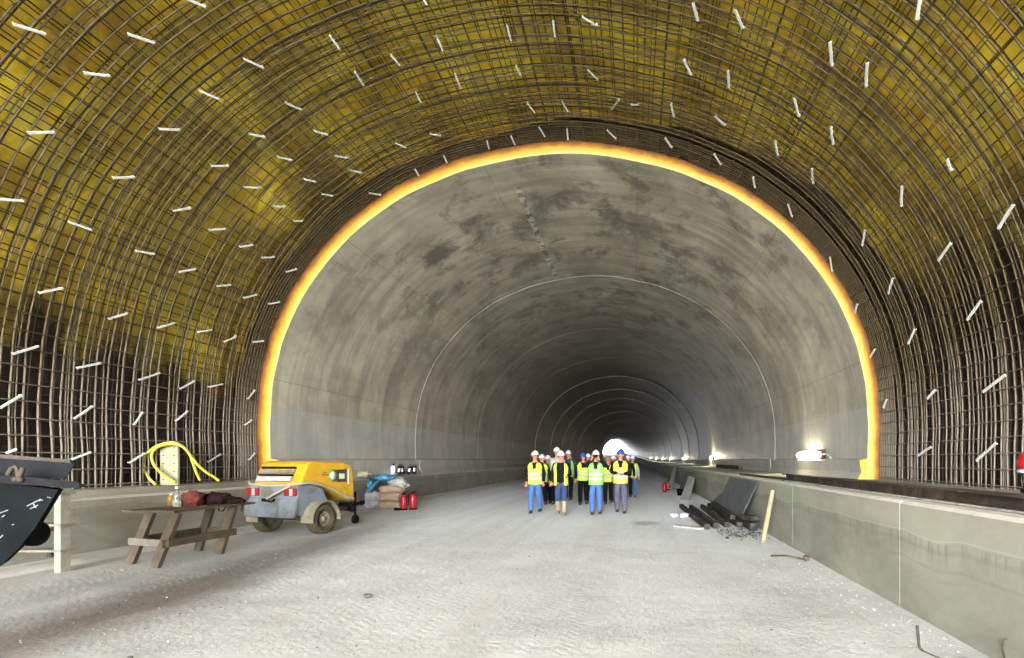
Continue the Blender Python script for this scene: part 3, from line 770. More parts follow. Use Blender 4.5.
# ------------------------------------------------------------------ black skip
A = Vector((-5.28, 4.95, 0)); rg = Vector((math.cos(math.radians(30)), math.sin(math.radians(30)), 0)); dp = Vector((-.66, .75, 0))
nrm = Vector((-rg.y, rg.x, 0))
def sk(px, py, k=0):
    d = Vector(((px-VX)/F, 1, (VY-py)/F)); o_ = Vector((0, 0, CH)); t_ = (A-o_).dot(nrm)/d.dot(nrm)
    return o_+d*t_+dp*k
def skprism(m, poly, k0, k1, mi=0):
    a = [sk(x, y, k0) for x, y in poly]; b = [sk(x, y, k1) for x, y in poly]; n = len(poly)
    m.add(a+b, [tuple(range(n)), tuple(range(2*n-1, n-1, -1))]+[(i, i+n, (i+1) % n+n, (i+1) % n) for i in range(n)], mi)
t = thing('tipping_skip', 'black steel tipping skip with scraped side and heavy rim beside the pale steps', 'skip')
m = MB(); skprism(m, [(-95, 478), (0, 482), (58, 490), (49, 505), (35, 528), (19, 548), (0, 566), (-30, 585), (-95, 600)], .0, .32); skb = m.build('skip_body', M['skip'], t)
for (a, b, c, d) in ((27, 506, 41, 499), (30, 509, 38, 505), (36, 501, 43, 500), (0, 513, 8, 510), (2, 517, 5, 515), (12, 525, 14, 524), (33, 503, 36, 508), (0, 538, 3, 535), (47, 497, 51, 498)):
    m = MB(); p1, p2 = sk(a, b, -.004), sk(c, d, -.004); m.bar(p1, p2, .005, .007); m.build('scrape_mark', M['skip_mark'], skb)
m = MB(); skprism(m, [(-95, 466), (0, 475), (34, 477), (80, 482.5), (80, 488), (34, 485), (0, 483), (-95, 477)], -.06, .05); skprism(m, [(60, 484), (80, 485), (80, 488), (60, 488)], .05, .3); m.build('rim_beam', M['black'], t)
m = MB(); skprism(m, [(-95, 448), (0, 455), (66, 461), (72, 463), (60, 480), (0, 476), (-95, 468)], .22, .30); bk = m.build('back_plate', M['black'], t)
m = MB(); skprism(m, [(-95, 446), (0, 454.5), (66, 459.5), (68, 463), (0, 458.5), (-95, 451)], .18, .33)
m.build('back_rail', M['rust'], bk)
m = MB(); m.tube([sk(9, 475, -.05), sk(13, 468, -.05), (sk(16, 466, -.05)), sk(19, 470, -.05), sk(20, 479, -.07)], .018, 8); m.tube([sk(24, 468, -.05), sk(22, 474, -.06), sk(20, 480, -.07)], .02, 8)
m.ell(sk(17, 479, -.07), (.025, .025, .025)); m.ell(sk(22, 479.5, -.07), (.025, .025, .025)); m.build('lifting_hook', M['rust'], t)
c = sk(27, 537, .3); m = MB(); m.lathe([(.04, -.05), (.10, -.05), (.12, -.03), (.12, .03), (.10, .05), (.04, .05)], c, 'x', 24); m.build('wheel', M['rubber'], t)
# ------------------------------------------------------------------ sacks, bags, extinguishers
def soft(name, mat, c, r, rz, label, cat_, seed, group=None, pw=.6, amp=.25, extra=None):
    m = MB(); m.ell((0, 0, 0), r, 24, 14, 0, amp, 2.2, seed, None, pw)
    # gathered neck of the bag
    m.ell((r[0]*.95, 0, 0), (r[0]*.18, r[1]*.3, r[2]*.35), 10, 6, 0, .3, 3, seed+2)
    if extra: extra(m)
    o = m.build(name, mat); o.location = c; o.rotation_euler = (0, 0, rz); tag(o, label, cat_, group); return o
S = lambda px, Y, z: Vector(((px-VX)/F*Y, Y, z))
GS = 'sacks heaped at the kerb'
soft('cement_sack', M['sack'], S(390, 16.2, .12), (.42, .26, .13), .2, 'cream sack at the bottom of the heap by the extinguishers', 'sack', 1, GS)
soft('cement_sack', M['sack'], S(391, 16.25, .36), (.40, .25, .13), -.1, 'cream sack second up in the heap by the extinguishers', 'sack', 2, GS)
soft('cement_sack', M['sack'], S(392, 16.35, .58), (.36, .24, .12), .15, 'cream sack at the top of the heap, under the pale plastic bag', 'sack', 3, GS)
soft('plastic_bag', M['bag_clear'], S(399, 16.5, .76), (.30, .22, .16), -.5, 'pale translucent bag slumped on the cream sacks', 'bag', 4, None, .8, .5)
soft('grey_bag', M['sack_grey'], S(372, 16.0, .14), (.24, .24, .15), .4, 'grey-lilac bag on the ground at the compressor end of the heap', 'bag', 5, GS, .7, .4)
soft('grey_bag', M['sack_grey'], S(373, 16.1, .38), (.22, .22, .14), -.3, 'grey-lilac bag stacked on the lower grey-lilac one', 'bag', 6, GS, .7, .4)
m = MB(); pts = [S(369, 15.9, .55), S(373, 16.1, .72), S(379, 16.3, .86), S(387, 16.5, .96), S(396, 16.7, 1.04)]
cen = pts[2]; ringz = []
for i, p in enumerate(pts):
    ww = [.14, .2, .22, .22, .15][i]; rr = []
    for j in range(12):
        a = 2*PI*j/12; q = Vector((math.cos(a)*ww*.5, math.sin(a)*ww*.9, math.sin(a*1+.5)*.06)); q *= 1+.45*noise.noise(p*3+q*9); rr.append(p-cen+q)
    ringz.append(rr)
m.loft(ringz, 0, True); m.ell(Vector((.1, .1, .08)), (.28, .16, .10), 16, 10, 0, .7, 3, 12); m.ell(Vector((-.35, -.05, -.12)), (.16, .14, .2), 16, 10, 0, .6, 3, 13)
o = m.build('blue_bag', M['bag_blue']); o.location = cen; tag(o, 'crumpled bright blue plastic bag draped over the sack heap', 'bag')
def extinguisher(p, label, h=.5, grp='red fire extinguishers'):
    t = thing('fire_extinguisher', label, 'extinguisher', p, random.uniform(-1, 1), grp)
    r = h*.18; m = MB(); m.lathe([(.002, 0), (r*.9, 0), (r, .02), (r, h*.74), (r*.8, h*.82), (r*.35, h*.88), (.002, h*.88)], (0, 0, 0), 'z', 20); m.build('cylinder', M['red'], t)
    m = MB(); m.lathe([(.002, -.0), (r*1.08, 0), (r*1.08, .05), (r*.9, .05)], (0, 0, 0), 'z', 20); m.build('base_ring', M['black'], t)
    m = MB(); m.lathe([(.002, h*.86), (r*.3, h*.86), (r*.3, h*.95), (.002, h*.95)], (0, 0, 0), 'z', 10); m.box((.02, 0, h*.98), (.13, .03, .02), Matrix.Rotation(-.3, 3, 'Y'), 0, .003); m.box((.02, 0, h*.93), (.11, .03, .015)); m.build('valve', M['black'], t)
    m = MB(); m.tube(cat([(-.02, 0, h*.92), (-r*1.2, 0, h*.85), (-r*1.35, 0, h*.5), (-r*1.2, .02, h*.2)], 4), .012, 6); m.build('discharge_hose', M['black'], t)
    m = MB(); m.lathe([(r*1.01, h*.36), (r*1.015, h*.37), (r*1.015, h*.6), (r*1.01, h*.61)], (0, 0, 0), 'z', 20); 
    return t
extinguisher(ground(403.5, 510), 'red extinguisher touching the cream sacks at the kerb', .52)
extinguisher(ground(413, 509.5), 'red extinguisher standing furthest from the sack heap', .55)
m = MB(); m.box((0, 0, .04), (.18, .12, .08), None, 0, .02); o = m.build('black_block', M['black']); o.location = ground(397.5, 510.5); tag(o, 'small black block on the ground at the foot of the extinguishers', 'block')
# ledge items
def ledge(px, Yv, zt): return Vector(((px-VX)/F*Yv, Yv, zt))
t = thing('white_canister', 'white canister standing on the ledge above the blue bag', 'canister', ledge(393.5, 18.0, 1.03-.06))
m = MB(); m.box((0, 0, .17), (.16, .16, .34), None, 0, .03); m.build('canister_body', M['white'], t); m = MB(); m.lathe([(.002, .34), (.035, .34), (.035, .4), (.002, .4)], (0, 0, 0), 'z', 12); m.build('canister_cap', M['black'], t)
for i, (px, a) in enumerate(((398, .25), (403, -.15), (408, .35), (414, .1))):
    lab = ['black canister beside the white canister on the ledge', 'black canister upright, second from the white canister', 'black canister tilting away, third from the white canister', 'black canister at the open end of the ledge row'][i]
    t = thing('black_canister', lab, 'canister', ledge(px, 18.1+.15*i, 1.0), .3, 'black canisters on the ledge'); t.rotation_euler = (0, a, .3)
    m = MB(); m.box((0, 0, .15), (.13, .2, .28), None, 0, .025); m.tube([(-.04, 0, .29), (-.04, 0, .34), (.04, 0, .34), (.04, 0, .29)], .012, 6); m.build('canister_body', M['black'], t)
    m = MB(); m.box((0, -.102, .16), (.07, .006, .12)); m.build('canister_label', M['white'], t)
soft('cream_bundle', M['cream'], ledge(365, 15.9, 1.06), (.2, .25, .10), 0, 'cream cloth bundle lying on the ledge behind the compressor nose', 'bundle', 21, None, .8, .5)

# ------------------------------------------------------------------ right-hand side: leaning sheets, beams, boards
W = 2.70
m = MB()
def sheet(name, mat, corners, th, label, cat_, grp=None):
    m = MB(); c = [Vector(q) for q in corners]; nrm = (c[1]-c[0]).cross(c[2]-c[0]).normalized()*th
    vs = c+[q+nrm for q in c]; m.add(vs, [(0, 1, 2, 3), (7, 6, 5, 4), (0, 4, 5, 1), (1, 5, 6, 2), (2, 6, 7, 3), (3, 7, 4, 0)])
    o = m.build(name, mat); bm = bmesh.new(); bm.from_mesh(o.data); bmesh.ops.bevel(bm, geom=bm.edges[:], offset=min(.004, th*.2), segments=1, affect='EDGES'); bm.to_mesh(o.data); bm.free()
    tag(o, label, cat_, grp); return o
sheet('plywood_sheet', M['sheet_dark'], [(2.35, 15.4, .0), (2.33, 11.9, .0), (2.655, 11.25, 1.03), (2.655, 14.6, 1.03)], -.025, 'big dark grey sheet leaning against the bare kerb wall behind the beams', 'sheet')
sheet('plywood_sheet', M['sheet_dark'], [(2.35, 17.0, .0), (2.3, 15.6, .0), (2.655, 14.9, .55), (2.655, 15.4, .6)], -.025, 'small dark triangular offcut propped beyond the big dark sheet', 'sheet')
def beam(name, mat, a, b, w, h, label, cat_, grp=None, bev=.01):
    a = Vector(a); b = Vector(b); O_ = (a+b)/2; m = MB(); m.bar(a-O_, b-O_, w, h, 0, Vector((0, 0, 1)), bev); o = m.build(name, mat); o.location = O_; tag(o, label, cat_, grp); return o
G = 'dark timber beams beside the kerb'
BL = ['dark beam at the open road edge of the pile', 'dark beam second in from the road edge of the pile', 'dark beam in the middle of the pile beside the kerb', 'dark beam fourth from the road edge, under the big sheet']
for i, (a, b) in enumerate((((681, 508), (707, 530)), ((691, 509), (716, 529)), ((702, 508.5), (727, 528)), ((709, 507), (740, 528)))):
    pa, pb = ground(*a), ground(*b); pa.z = pb.z = .07; beam('timber_beam', M['timber_dark'], pa, pb, .12, .12, BL[i], 'beam', G)
pa, pb = ground(713, 509), ground(733, 526); pa.z = pb.z = .2; beam('timber_beam', M['timber_dark'], pa, pb, .13, .10, 'dark beam lying on top of the pile beside the kerb', 'beam', G)
beam('timber_beam', M['timber_dark'], (2.42, 12.6, .12), (2.5, 10.9, .1), .16, .16, 'short dark beam tight against the kerb wall by the sheet', 'beam', G)
beam('timber_beam', M['timber_dark'], (2.38, 11.4, .26), (2.5, 10.8, .28), .2, .1, 'short dark block on top of the beam by the kerb wall', 'beam', G)
pa = ground(676, 527); pb = ground(703, 530); pa.z = pb.z = .03
beam('white_plank', M['white_board'], pa, pb, .22, .045, 'white plank lying on the road at the end of the dark beams', 'plank')
for i, (px, py, s_) in enumerate(((674, 517, .10), (684, 517.5, .12))):
    p = ground(px, py); m = MB(); m.ell((0, 0, s_*.5), (s_*1.1, s_, s_*.55), 14, 8, 0, .4, 3, 30+i, None, .7); o = m.build('white_lump', M['stone_light']); o.location = p
    tag(o, ['white rubble lump further out on the road by the beams', 'white rubble lump touching the outer dark beam'][i], 'rubble')
m = MB(); a = ground(763, 543); b = Vector((2.66, 10.05, .88)); m.tube([(0, 0, 0), (b-a)*.5, b-a], .045, 10)
o = m.build('pale_pole', simple('pole_wood', (168, 150, 118), .8, 0, .2, 8)); o.location = a; o.location.z = .02; tag(o, 'pale round pole leaning on the bare kerb wall beside the beams', 'pole')
sheet('leaning_board', M['white_board'], [(1.72, 19.9, .0), (2.02, 19.4, .0), (2.66, 23.0, .74), (2.5, 24.2, .76)], -.04, 'weathered white board leaning on the kerb beyond the big dark sheet', 'board')
sheet('leaning_board', M['white_board'], [(1.72, 27.6, .0), (1.95, 27.0, .0), (2.67, 33.5, 1.05), (2.64, 35.5, 1.05)], -.04, 'pale board leaning on the kerb behind the small red extinguishers', 'board')
sheet('dark_board', M['sheet_dark'], [(2.3, 27, .0), (2.3, 23.0, .0), (2.67, 23.0, .92), (2.67, 27.5, .92)], -.03, 'dark grey panel propped upright between the two pale boards', 'panel')
beam('white_plank', M['white_board'], (1.75, 25.6, .12), (2.25, 22.8, .12), .35, .05, 'short white plank lying low between the two leaning boards', 'plank')
extinguisher(ground(664.5, 492), 'small red extinguisher on the road side of the pair far along the kerb', .46)
extinguisher(ground(668, 490), 'small red extinguisher on the kerb side of the pair far along the kerb', .46)
t = thing('black_bucket', 'black bucket at the foot of the weathered white leaning board', 'bucket', ground(680.5, 495.5))
m = MB(); m.lathe([(.002, .0), (.13, 0), (.17, .26), (.18, .26), (.18, .28), (.155, .28), (.12, .03), (.002, .03)], (0, 0, 0), 'z', 20); m.build('bucket_body', M['black'], t)
m = MB(); m.tube([(.17*math.cos(a), .04, .27-.12*math.sin(a)) for a in [PI*i/10 for i in range(11)]], .006, 6); m.build('bail_handle', M['steel_dark'], t)

# steel channel on the near ledge
t = thing('steel_channel', 'long rusty dark steel channel lying along the ledge of the bare kerb', 'steel channel', (3.12, 6.8, 1.075))
m = MB(); m.prism([(-.09, 0), (.09, 0), (.09, .02), (.012, .02), (.012, .125), (.09, .125), (.09, .145), (-.09, .145), (-.09, .125), (-.012, .125), (-.012, .02), (-.09, .02)], -4.3, 3.9, 'xz'); m.build('channel_section', M['steel_dark'], t)
m = MB(); m.tube([(-.13, -4.2, .015), (-.13, 3.6, .015)], .013, 6); m.build('edge_rod', M['white_board'], t)
beam('timber_beam', M['timber_dark'], (5.0, 24.6, 1.13), (5.05, 32, 1.13), .16, .2, 'dark beam lying on the wide ledge against the kicker', 'beam', 'timber on the ledge')
beam('flat_bar', M['steel_dark'], (3.25, 16.0, 1.07), (3.5, 11.8, 1.07), .12, .04, 'thin dark bar lying across the wide ledge behind the big sheet', 'bar')
# red-topped lantern at the frame edge
t = thing('warning_lantern', 'red-topped lantern with white ring on a black stand before the mesh', 'lantern', (3.63, 4.75, 1.05))
m = MB(); m.lathe([(.002, .36), (.09, .36), (.115, .38), (.118, .44), (.1, .50), (.06, .53), (.002, .54)], (0, 0, 0), 'z', 20); m.build('lantern_top', M['red'], t)
m = MB(); m.lathe([(.002, .33), (.11, .33), (.118, .345), (.11, .362), (.002, .362)], (0, 0, 0), 'z', 20); m.build('white_ring', M['white'], t)
m = MB(); m.lathe([(.002, .18), (.07, .18), (.085, .25), (.085, .33), (.002, .33)], (0, 0, 0), 'z', 18); m.build('lantern_glass', M['decal_pale'], t)
m = MB(); m.lathe([(.002, .15), (.09, .15), (.09, .19), (.002, .19)], (0, 0, 0), 'z', 16)
for a in (0, 2.1, 4.2): m.tube([(.05*math.cos(a), .05*math.sin(a), .17), (.11*math.cos(a), .11*math.sin(a), .0)], .014, 6)
m.tube([(-.09, 0, .33), (-.07, 0, .2), (-.02, -.02, .02)], .012, 6); m.build('lantern_stand', M['black'], t)

# wires and bent bar on the road
m = MB(); P = [ground(771, 557), ground(785, 558.5), ground(797, 561), ground(806, 561.5)]
m.tube(cat([p+Vector((0, 0, .02+.03*math.sin(i))) for i, p in enumerate(P)], 4), .014, 6); m.ell(P[-1]+Vector((.02, .05, .04)), (.06, .05, .045), 10, 6, 0, .4, 3, 40)
m.build('bent_bar', M['steel_dark']); tag(bpy.data.objects['bent_bar'], 'bent dark bar with a lump at one end lying near the kerb foot', 'bar')
m = MB(); g0 = ground(921, 651); hx = F/g0.y
m.tube(cat([g0+Vector((-.03, 0, .2)), g0+Vector((-.02, 0, .1)), g0+Vector((.0, 0, .01)), ground(935, 657), ground(950, 661), ground(965, 659), ground(985, 664)], 5), .011, 6)
m.build('loose_wire', M['steel_dark']); tag(bpy.data.objects['loose_wire'], 'loose dark wire with one end sticking up from the dusty road', 'wire')
m = MB(); q = ground(1008, 667); m.tube(cat([q, q+Vector((-.03, 0, .08)), q+Vector((-.035, 0, .17)), q+Vector((.0, 0, .2)), q+Vector((.035, 0, .17)), q+Vector((.03, 0, .06)), q+Vector((.02, 0, 0))], 5), .007, 6)
m.build('wire_loop', M['steel_dark']); tag(bpy.data.objects['wire_loop'], 'thin dark wire loop standing up against the kerb foot', 'wire')

# gravel and shavings
def scatter(name, mat, n, region, smin, smax, seed, label):
    rnd = random.Random(seed); m = MB()
    for i in range(n):
        p = region(rnd); s_ = rnd.uniform(smin, smax)*(1 if rnd.random() < .9 else 1.8)
        c = Vector((p[0], p[1], s_*.35+.012)); vs = []
        for v in ((1, 0, 0), (-1, 0, 0), (0, 1, 0), (0, -1, 0), (0, 0, 1), (0, 0, -1)):
            vs.append(c+Vector(v)*s_*rnd.uniform(.6, 1.2)*(.6 if v[2] else 1))
        m.add(vs, [(0, 2, 4), (2, 1, 4), (1, 3, 4), (3, 0, 4), (2, 0, 5), (1, 2, 5), (3, 1, 5), (0, 3, 5)])
    o = m.build(name, mat); tag(o, label, name.replace('_', ' '), None, 'stuff'); return o
def near(rnd):
    y = 3.3+12*rnd.random()**1.6; return (rnd.uniform(-6.5, 2.6), y)
def kerb(rnd):
    y = 4+6*rnd.random(); return (2.68-abs(rnd.gauss(0, .5)), y)
scatter('gravel', M['gravel_tone'], 900, near, .003, .009, 1, 'pale grit strewn over the dusty road')
scatter('dark_gravel', M['stone_dark'], 120, near, .006, .016, 2, 'sparse dark chips on the dusty road')
scatter('kerb_rubble', M['stone_light'], 220, kerb, .004, .011, 3, 'pale crumbs gathered along the bare kerb foot')
scatter('black_shavings', M['stone_dark'], 340, lambda r: (r.uniform(1.7, 2.55), r.gauss(10.5, .4)), .006, .022, 4, 'black shavings spilled between the beams and the pale pole')
p = ground(368, 597); m = MB(); m.ell((0, 0, .015), (.05, .035, .022), 12, 7, 0, .5, 3, 50); o = m.build('dark_pebble', M['stone_dark']); o.location = p; tag(o, 'lone dark pebble in the open middle of the road', 'pebble')

# ------------------------------------------------------------------ people
def skin_obj(name, V, E, R, root, mat, parent, sub=1, extra=None):
    me = bpy.data.meshes.new(name+'_s'); me.from_pydata([tuple(v) for v in V], E, []); ob = bpy.data.objects.new('tmp', me); COL.objects.link(ob)
    sm_ = ob.modifiers.new('skin', 'SKIN'); sm_.use_smooth_shade = True
    if not me.skin_vertices: raise RuntimeError('no skin layer')
    for i, r in enumerate(R):
        sv = me.skin_vertices[0].data[i]; sv.radius = r if isinstance(r, tuple) else (r, r); sv.use_root = (i == root)
    if sub: ss = ob.modifiers.new('sub', 'SUBSURF'); ss.levels = sub; ss.render_levels = sub
    dg = bpy.context.evaluated_depsgraph_get(); dg.update()
    res = bpy.data.meshes.new_from_object(ob.evaluated_get(dg)); res.name = name
    bpy.data.objects.remove(ob); bpy.data.meshes.remove(me)
    if extra:
        bm = bmesh.new(); bm.from_mesh(res); e = extra.mesh('x'); bm.from_mesh(e); bm.to_mesh(res); bm.free(); bpy.data.meshes.remove(e)
    smooth(res); res.materials.clear(); res.materials.append(mat)
    o = bpy.data.objects.new(name, res); COL.objects.link(o); o.parent = parent; return o

def person(px, fy, hy_, label, hat, vest, jacket, trouser, shoe='shoe', pose='walk', open_=False, turn=0, step=.16, phase=1, band=True):
    s = (fy-VY)/CH; g_ = Vector(((px-VX)/s, F/s+.1, .0)); H = (fy-hy_)/s; k = H/1.83
    root = thing('person', label, 'person', g_, turn, 'visitors in hard hats walking up the road'); root.scale = (k, k, k)
    f = phase*step
    hip = [Vector((-.09, 0, .93)), Vector((.09, 0, .93))]
    kn = [Vector((-.10, -f*.7-.05, .50)), Vector((.10, f*.3-.05, .50))]
    an = [Vector((-.10, -f*1.0, .09)), Vector((.11, f*1.3, .10+abs(f)*.15 if f > 0 else .09))]
    if f < 0: an[0].z = .10+abs(f)*.15; an[1].z = .09
    sh = [Vector((-.185, 0, 1.43)), Vector((.185, 0, 1.43))]
    if pose == 'walk':
        el = [Vector((-.26, .05+f*.3, 1.15)), Vector((.26, .05-f*.3, 1.15))]; wr = [Vector((-.27, -.05+f*.8, .90)), Vector((.27, -.05-f*.8, .90))]
    elif pose == 'camera':
        el = [Vector((-.33, -.14, 1.36)), Vector((.33, -.14, 1.36))]; wr = [Vector((-.11, -.22, 1.56)), Vector((.11, -.22, 1.56))]
    elif pose == 'clasp':
        el = [Vector((-.28, -.02, 1.16)), Vector((.28, -.02, 1.16))]; wr = [Vector((-.07, -.24, 1.13)), Vector((.08, -.24, 1.10))]
    elif pose == 'ear':
        el = [Vector((-.26, .05, 1.15)), Vector((.31, -.1, 1.28))]; wr = [Vector((-.27, -.05, .90)), Vector((.13, -.14, 1.54))]
    elif pose == 'carry':
        el = [Vector((-.25, .03, 1.15)), Vector((.27, .0, 1.15))]; wr = [Vector((-.26, -.12, .93)), Vector((.2, -.2, 1.1))]
    V = [Vector((0, 0, .95)), Vector((0, 0, 1.12)), Vector((0, 0, 1.32)), Vector((0, 0, 1.45)), Vector((0, -.005, 1.52)), Vector((0, -.02, 1.60)), Vector((0, -.015, 1.69)), Vector((0, -.01, 1.745))]
    R = [(.10, .075), (.10, .075), (.12, .08), (.09, .07), (.052, .052), (.068, .078), (.078, .092), (.055, .065)]
    E = [(i, i+1) for i in range(7)]
    def add(v, r, par): V.append(Vector(v)); R.append(r); E.append((par, len(V)-1)); return len(V)-1
    for q in (0, 1):
        a = add(hip[q], .07, 0); b = add(kn[q], .045, a); c = add(an[q], .034, b); add(an[q]+Vector((0, -.13, -.045)), .032, c)
        a = add(sh[q], .05, 3); b = add(el[q], .038, a); w = add(wr[q], .026, b)
        d = (wr[q]-el[q]).normalized(); sd = Vector((1, 0, 0)) if abs(d.x) < .7 else Vector((0, 0, 1)); sd = (sd-d*sd.dot(d)).normalized(); nn = d.cross(sd)
        if pose == 'camera': d = (d+Vector((0, 0, .6))).normalized()
        pal = add(wr[q]+d*.055, (.036, .020), w)
        for u, ln in ((-.030, .055), (-.010, .068), (.010, .064), (.030, .048)):
            kq = add(wr[q]+d*.095+sd*u, .0095, pal); k2 = add(wr[q]+d*(.095+ln*.5)+sd*u+nn*.008, .0085, kq); add(wr[q]+d*(.095+ln)+sd*u+nn*.028, .0075, k2)
        tq = add(wr[q]+d*.045+sd*(-.042 if q else .042), .011, pal); add(wr[q]+d*.085+sd*(-.06 if q else .06), .009, tq)
    ex = MB(); ex.ell((0, -.122, 1.635), (.012, .022, .02), 8, 6)
    for q in (-1, 1): ex.ell((q*.082, -.0, 1.645), (.012, .02, .03), 8, 6)
    ex.ell((0, -.085, 1.565), (.03, .03, .022), 8, 6)
    body = skin_obj('body', V, E, R, 0, M['skin'], root, 1, ex)
    for q in (-1, 1):
        m = MB(); m.ell((q*.032, -.108, 1.665), (.014, .008, .008), 8, 6); m.build('eye', M['eye'], body)
    m = MB(); m.ell((0, -.112, 1.595), (.024, .008, .007), 8, 6); m.build('mouth', M['lips'], body)
    m = MB()
    for j in range(-6, 7):
        a = PI/2+j*.24; m.ell((.078*math.cos(a), -.005+.09*math.sin(a), 1.66), (.022, .022, .05), 6, 4)
    m.build('hair', M['hair'], body)
    # trousers
    V2 = [Vector((0, 0, .99)), Vector((0, 0, .93))]; R2 = [(.155, .115), (.15, .115)]; E2 = [(0, 1)]
    for q in (0, 1):
        h = hip[q]+Vector((0, 0, -.08)); n0 = len(V2)
        sh2 = kn[q].lerp(an[q], .55 if shoe != 'pale_boot' else .35); en = kn[q].lerp(an[q], 1.16 if shoe != 'pale_boot' else .66)
        V2 += [h, kn[q], sh2, en]
        R2 += [(.112, .118), (.09, .095), (.078, .084), (.074, .08)]; E2 += [(1, n0), (n0, n0+1), (n0+1, n0+2), (n0+2, n0+3)]
    skin_obj('trousers', V2, E2, R2, 0, M[trouser], root, 1)
    V3 = [Vector((0, 0, .86)), Vector((0, 0, 1.10)), Vector((0, 0, 1.30)), Vector((0, 0, 1.43)), Vector((0, 0, 1.50))]; R3 = [(.185, .14), (.175, .13), (.175, .125), (.13, .10), (.065, .065)]; E3 = [(i, i+1) for i in range(4)]
    for q in (0, 1):
        n0 = len(V3); V3 += [sh[q]+Vector((0, 0, -.01)), el[q], wr[q]]; R3 += [.074, .060, .046]; E3 += [(3, n0), (n0, n0+1), (n0+1, n0+2)]
    skin_obj('jacket', V3, E3, R3, 0, M[jacket], root, 1)
    if vest:
        rings = [(.84, .21, .165), (.95, .208, .162), (1.1, .20, .158), (1.25, .212, .155), (1.36, .222, .155), (1.43, .20, .14), (1.475, .145, .115), (1.50, .09, .095)]
        n = 40
        def grid(zs, grow, mat, name, par, keep):
            pts = []
            for (z, a, b) in zs:
                for j in range(n):
                    th = 2*PI*j/n; c_, s_ = math.cos(th), math.sin(th); cc = math.copysign(abs(c_)**.8, c_); ss = math.copysign(abs(s_)**.8, s_)
                    pts.append(Vector(((a+grow)*cc, (b+grow)*ss, z)))
            fs = []
            for i in range(len(zs)-1):
                for j in range(n):
                    q = [i*n+j, i*n+(j+1) % n, (i+1)*n+(j+1) % n, (i+1)*n+j]; c = sum((pts[x] for x in q), Vector())/4
                    if keep(c): fs.append(tuple(q))
            me = bpy.data.meshes.new(name); me.from_pydata([tuple(p) for p in pts], [], fs)
            bm = bmesh.new(); bm.from_mesh(me); bmesh.ops.delete(bm, geom=[v for v in bm.verts if not v.link_faces], context='VERTS')
            bmesh.ops.recalc_face_normals(bm, faces=bm.faces); r_ = bmesh.ops.solidify(bm, geom=bm.faces[:], thickness=.008); bm.to_mesh(me); bm.free()
            smooth(me); me.materials.append(mat); o = bpy.data.objects.new(name, me); COL.objects.link(o); o.parent = par; return o
        def lerp_rings(z):
            for (z0, a0, b0), (z1, a1, b1) in zip(rings, rings[1:]):
                if z0 <= z <= z1: t_ = (z-z0)/(z1-z0); return (z, a0+(a1-a0)*t_, b0+(b1-b0)*t_)
            return rings[-1]
        zs = [lerp_rings(.84+.03*i) for i in range(22)]+[rings[-1]]
        def keep(c):
            if c.y < 0:
                if open_ and abs(c.x) < .105: return False
                if abs(c.x) < (c.z-1.22)*.33: return False
                if pose == 'x': return False
            return True
        v = grid(zs, .0, M[vest], 'safety_vest', root, keep)
        if band:
            for z0 in (.98, 1.1): grid([lerp_rings(z0), lerp_rings(z0+.075)], .010, M['reflect'], 'reflective_band', v, lambda c: not (open_ and c.y < 0 and abs(c.x) < .11))
    # hard hat
    m = MB(); prof_ = []
    rings_ = []
    for i in range(8):
        th = PI/2*i/7; rr = math.cos(th)
        rings_.append([Vector((.108*max(rr, .03)*math.cos(2*PI*j/20), -.01+.128*max(rr, .03)*math.sin(2*PI*j/20), 1.70+.125*math.sin(th))) for j in range(20)])
    m.loft(rings_, 0, True)
    br = [[Vector(((.106+e)*math.cos(2*PI*j/20), -.01+(.126+e+(e*1.6 if math.sin(2*PI*j/20) < -.3 else 0))*math.sin(2*PI*j/20), 1.70+dz)) for j in range(20)] for e, dz in ((0, .012), (.022, -.004), (.022, -.012), (0, -.004))]
    m.loft(br, 0, False, True); hd = m.build('hard_hat', M[hat], root)
    m = MB(); m.tube([Vector((0, -.01+.13*math.cos(a), 1.705+.13*math.sin(a))) for a in [PI*i/12 for i in range(2, 11)]], .012, 6); m.build('hat_ridge', M[hat], hd)
    for q in (0, 1):
        m = MB(); a = an[q]; zb = -a.z+.0; fl_ = .0 if a.z < .095 else (a.z-.09)
        prof_ = []
        for yy, w, h in ((.09, .035, .07), (.05, .045, .1), (-.03, .045, .1), (-.1, .048, .075), (-.16, .042, .06), (-.2, .02, .04)):
            prof_.append([Vector((a.x+w*cx_, a.y+yy, fl_+.0+h*cz_)) for cx_, cz_ in ((-1, 0), (1, 0), (1, .6), (.6, 1), (-.6, 1), (-1, .6))])
        m.loft(prof_, 0, True)
        up_ = kn[q]-a
        if shoe == 'pale_boot': m.tube([a+Vector((0, .01, -.04)), a+up_*.3, a+up_*.72], [.056, .07, .088], 12)
        else: m.tube([a+Vector((0, .005, -.05)), a+up_*.12, a+up_*.34], [.05, .052, .054], 10)
        m.build('boot' if shoe == 'pale_boot' else 'shoe', M[shoe], root)
    return root

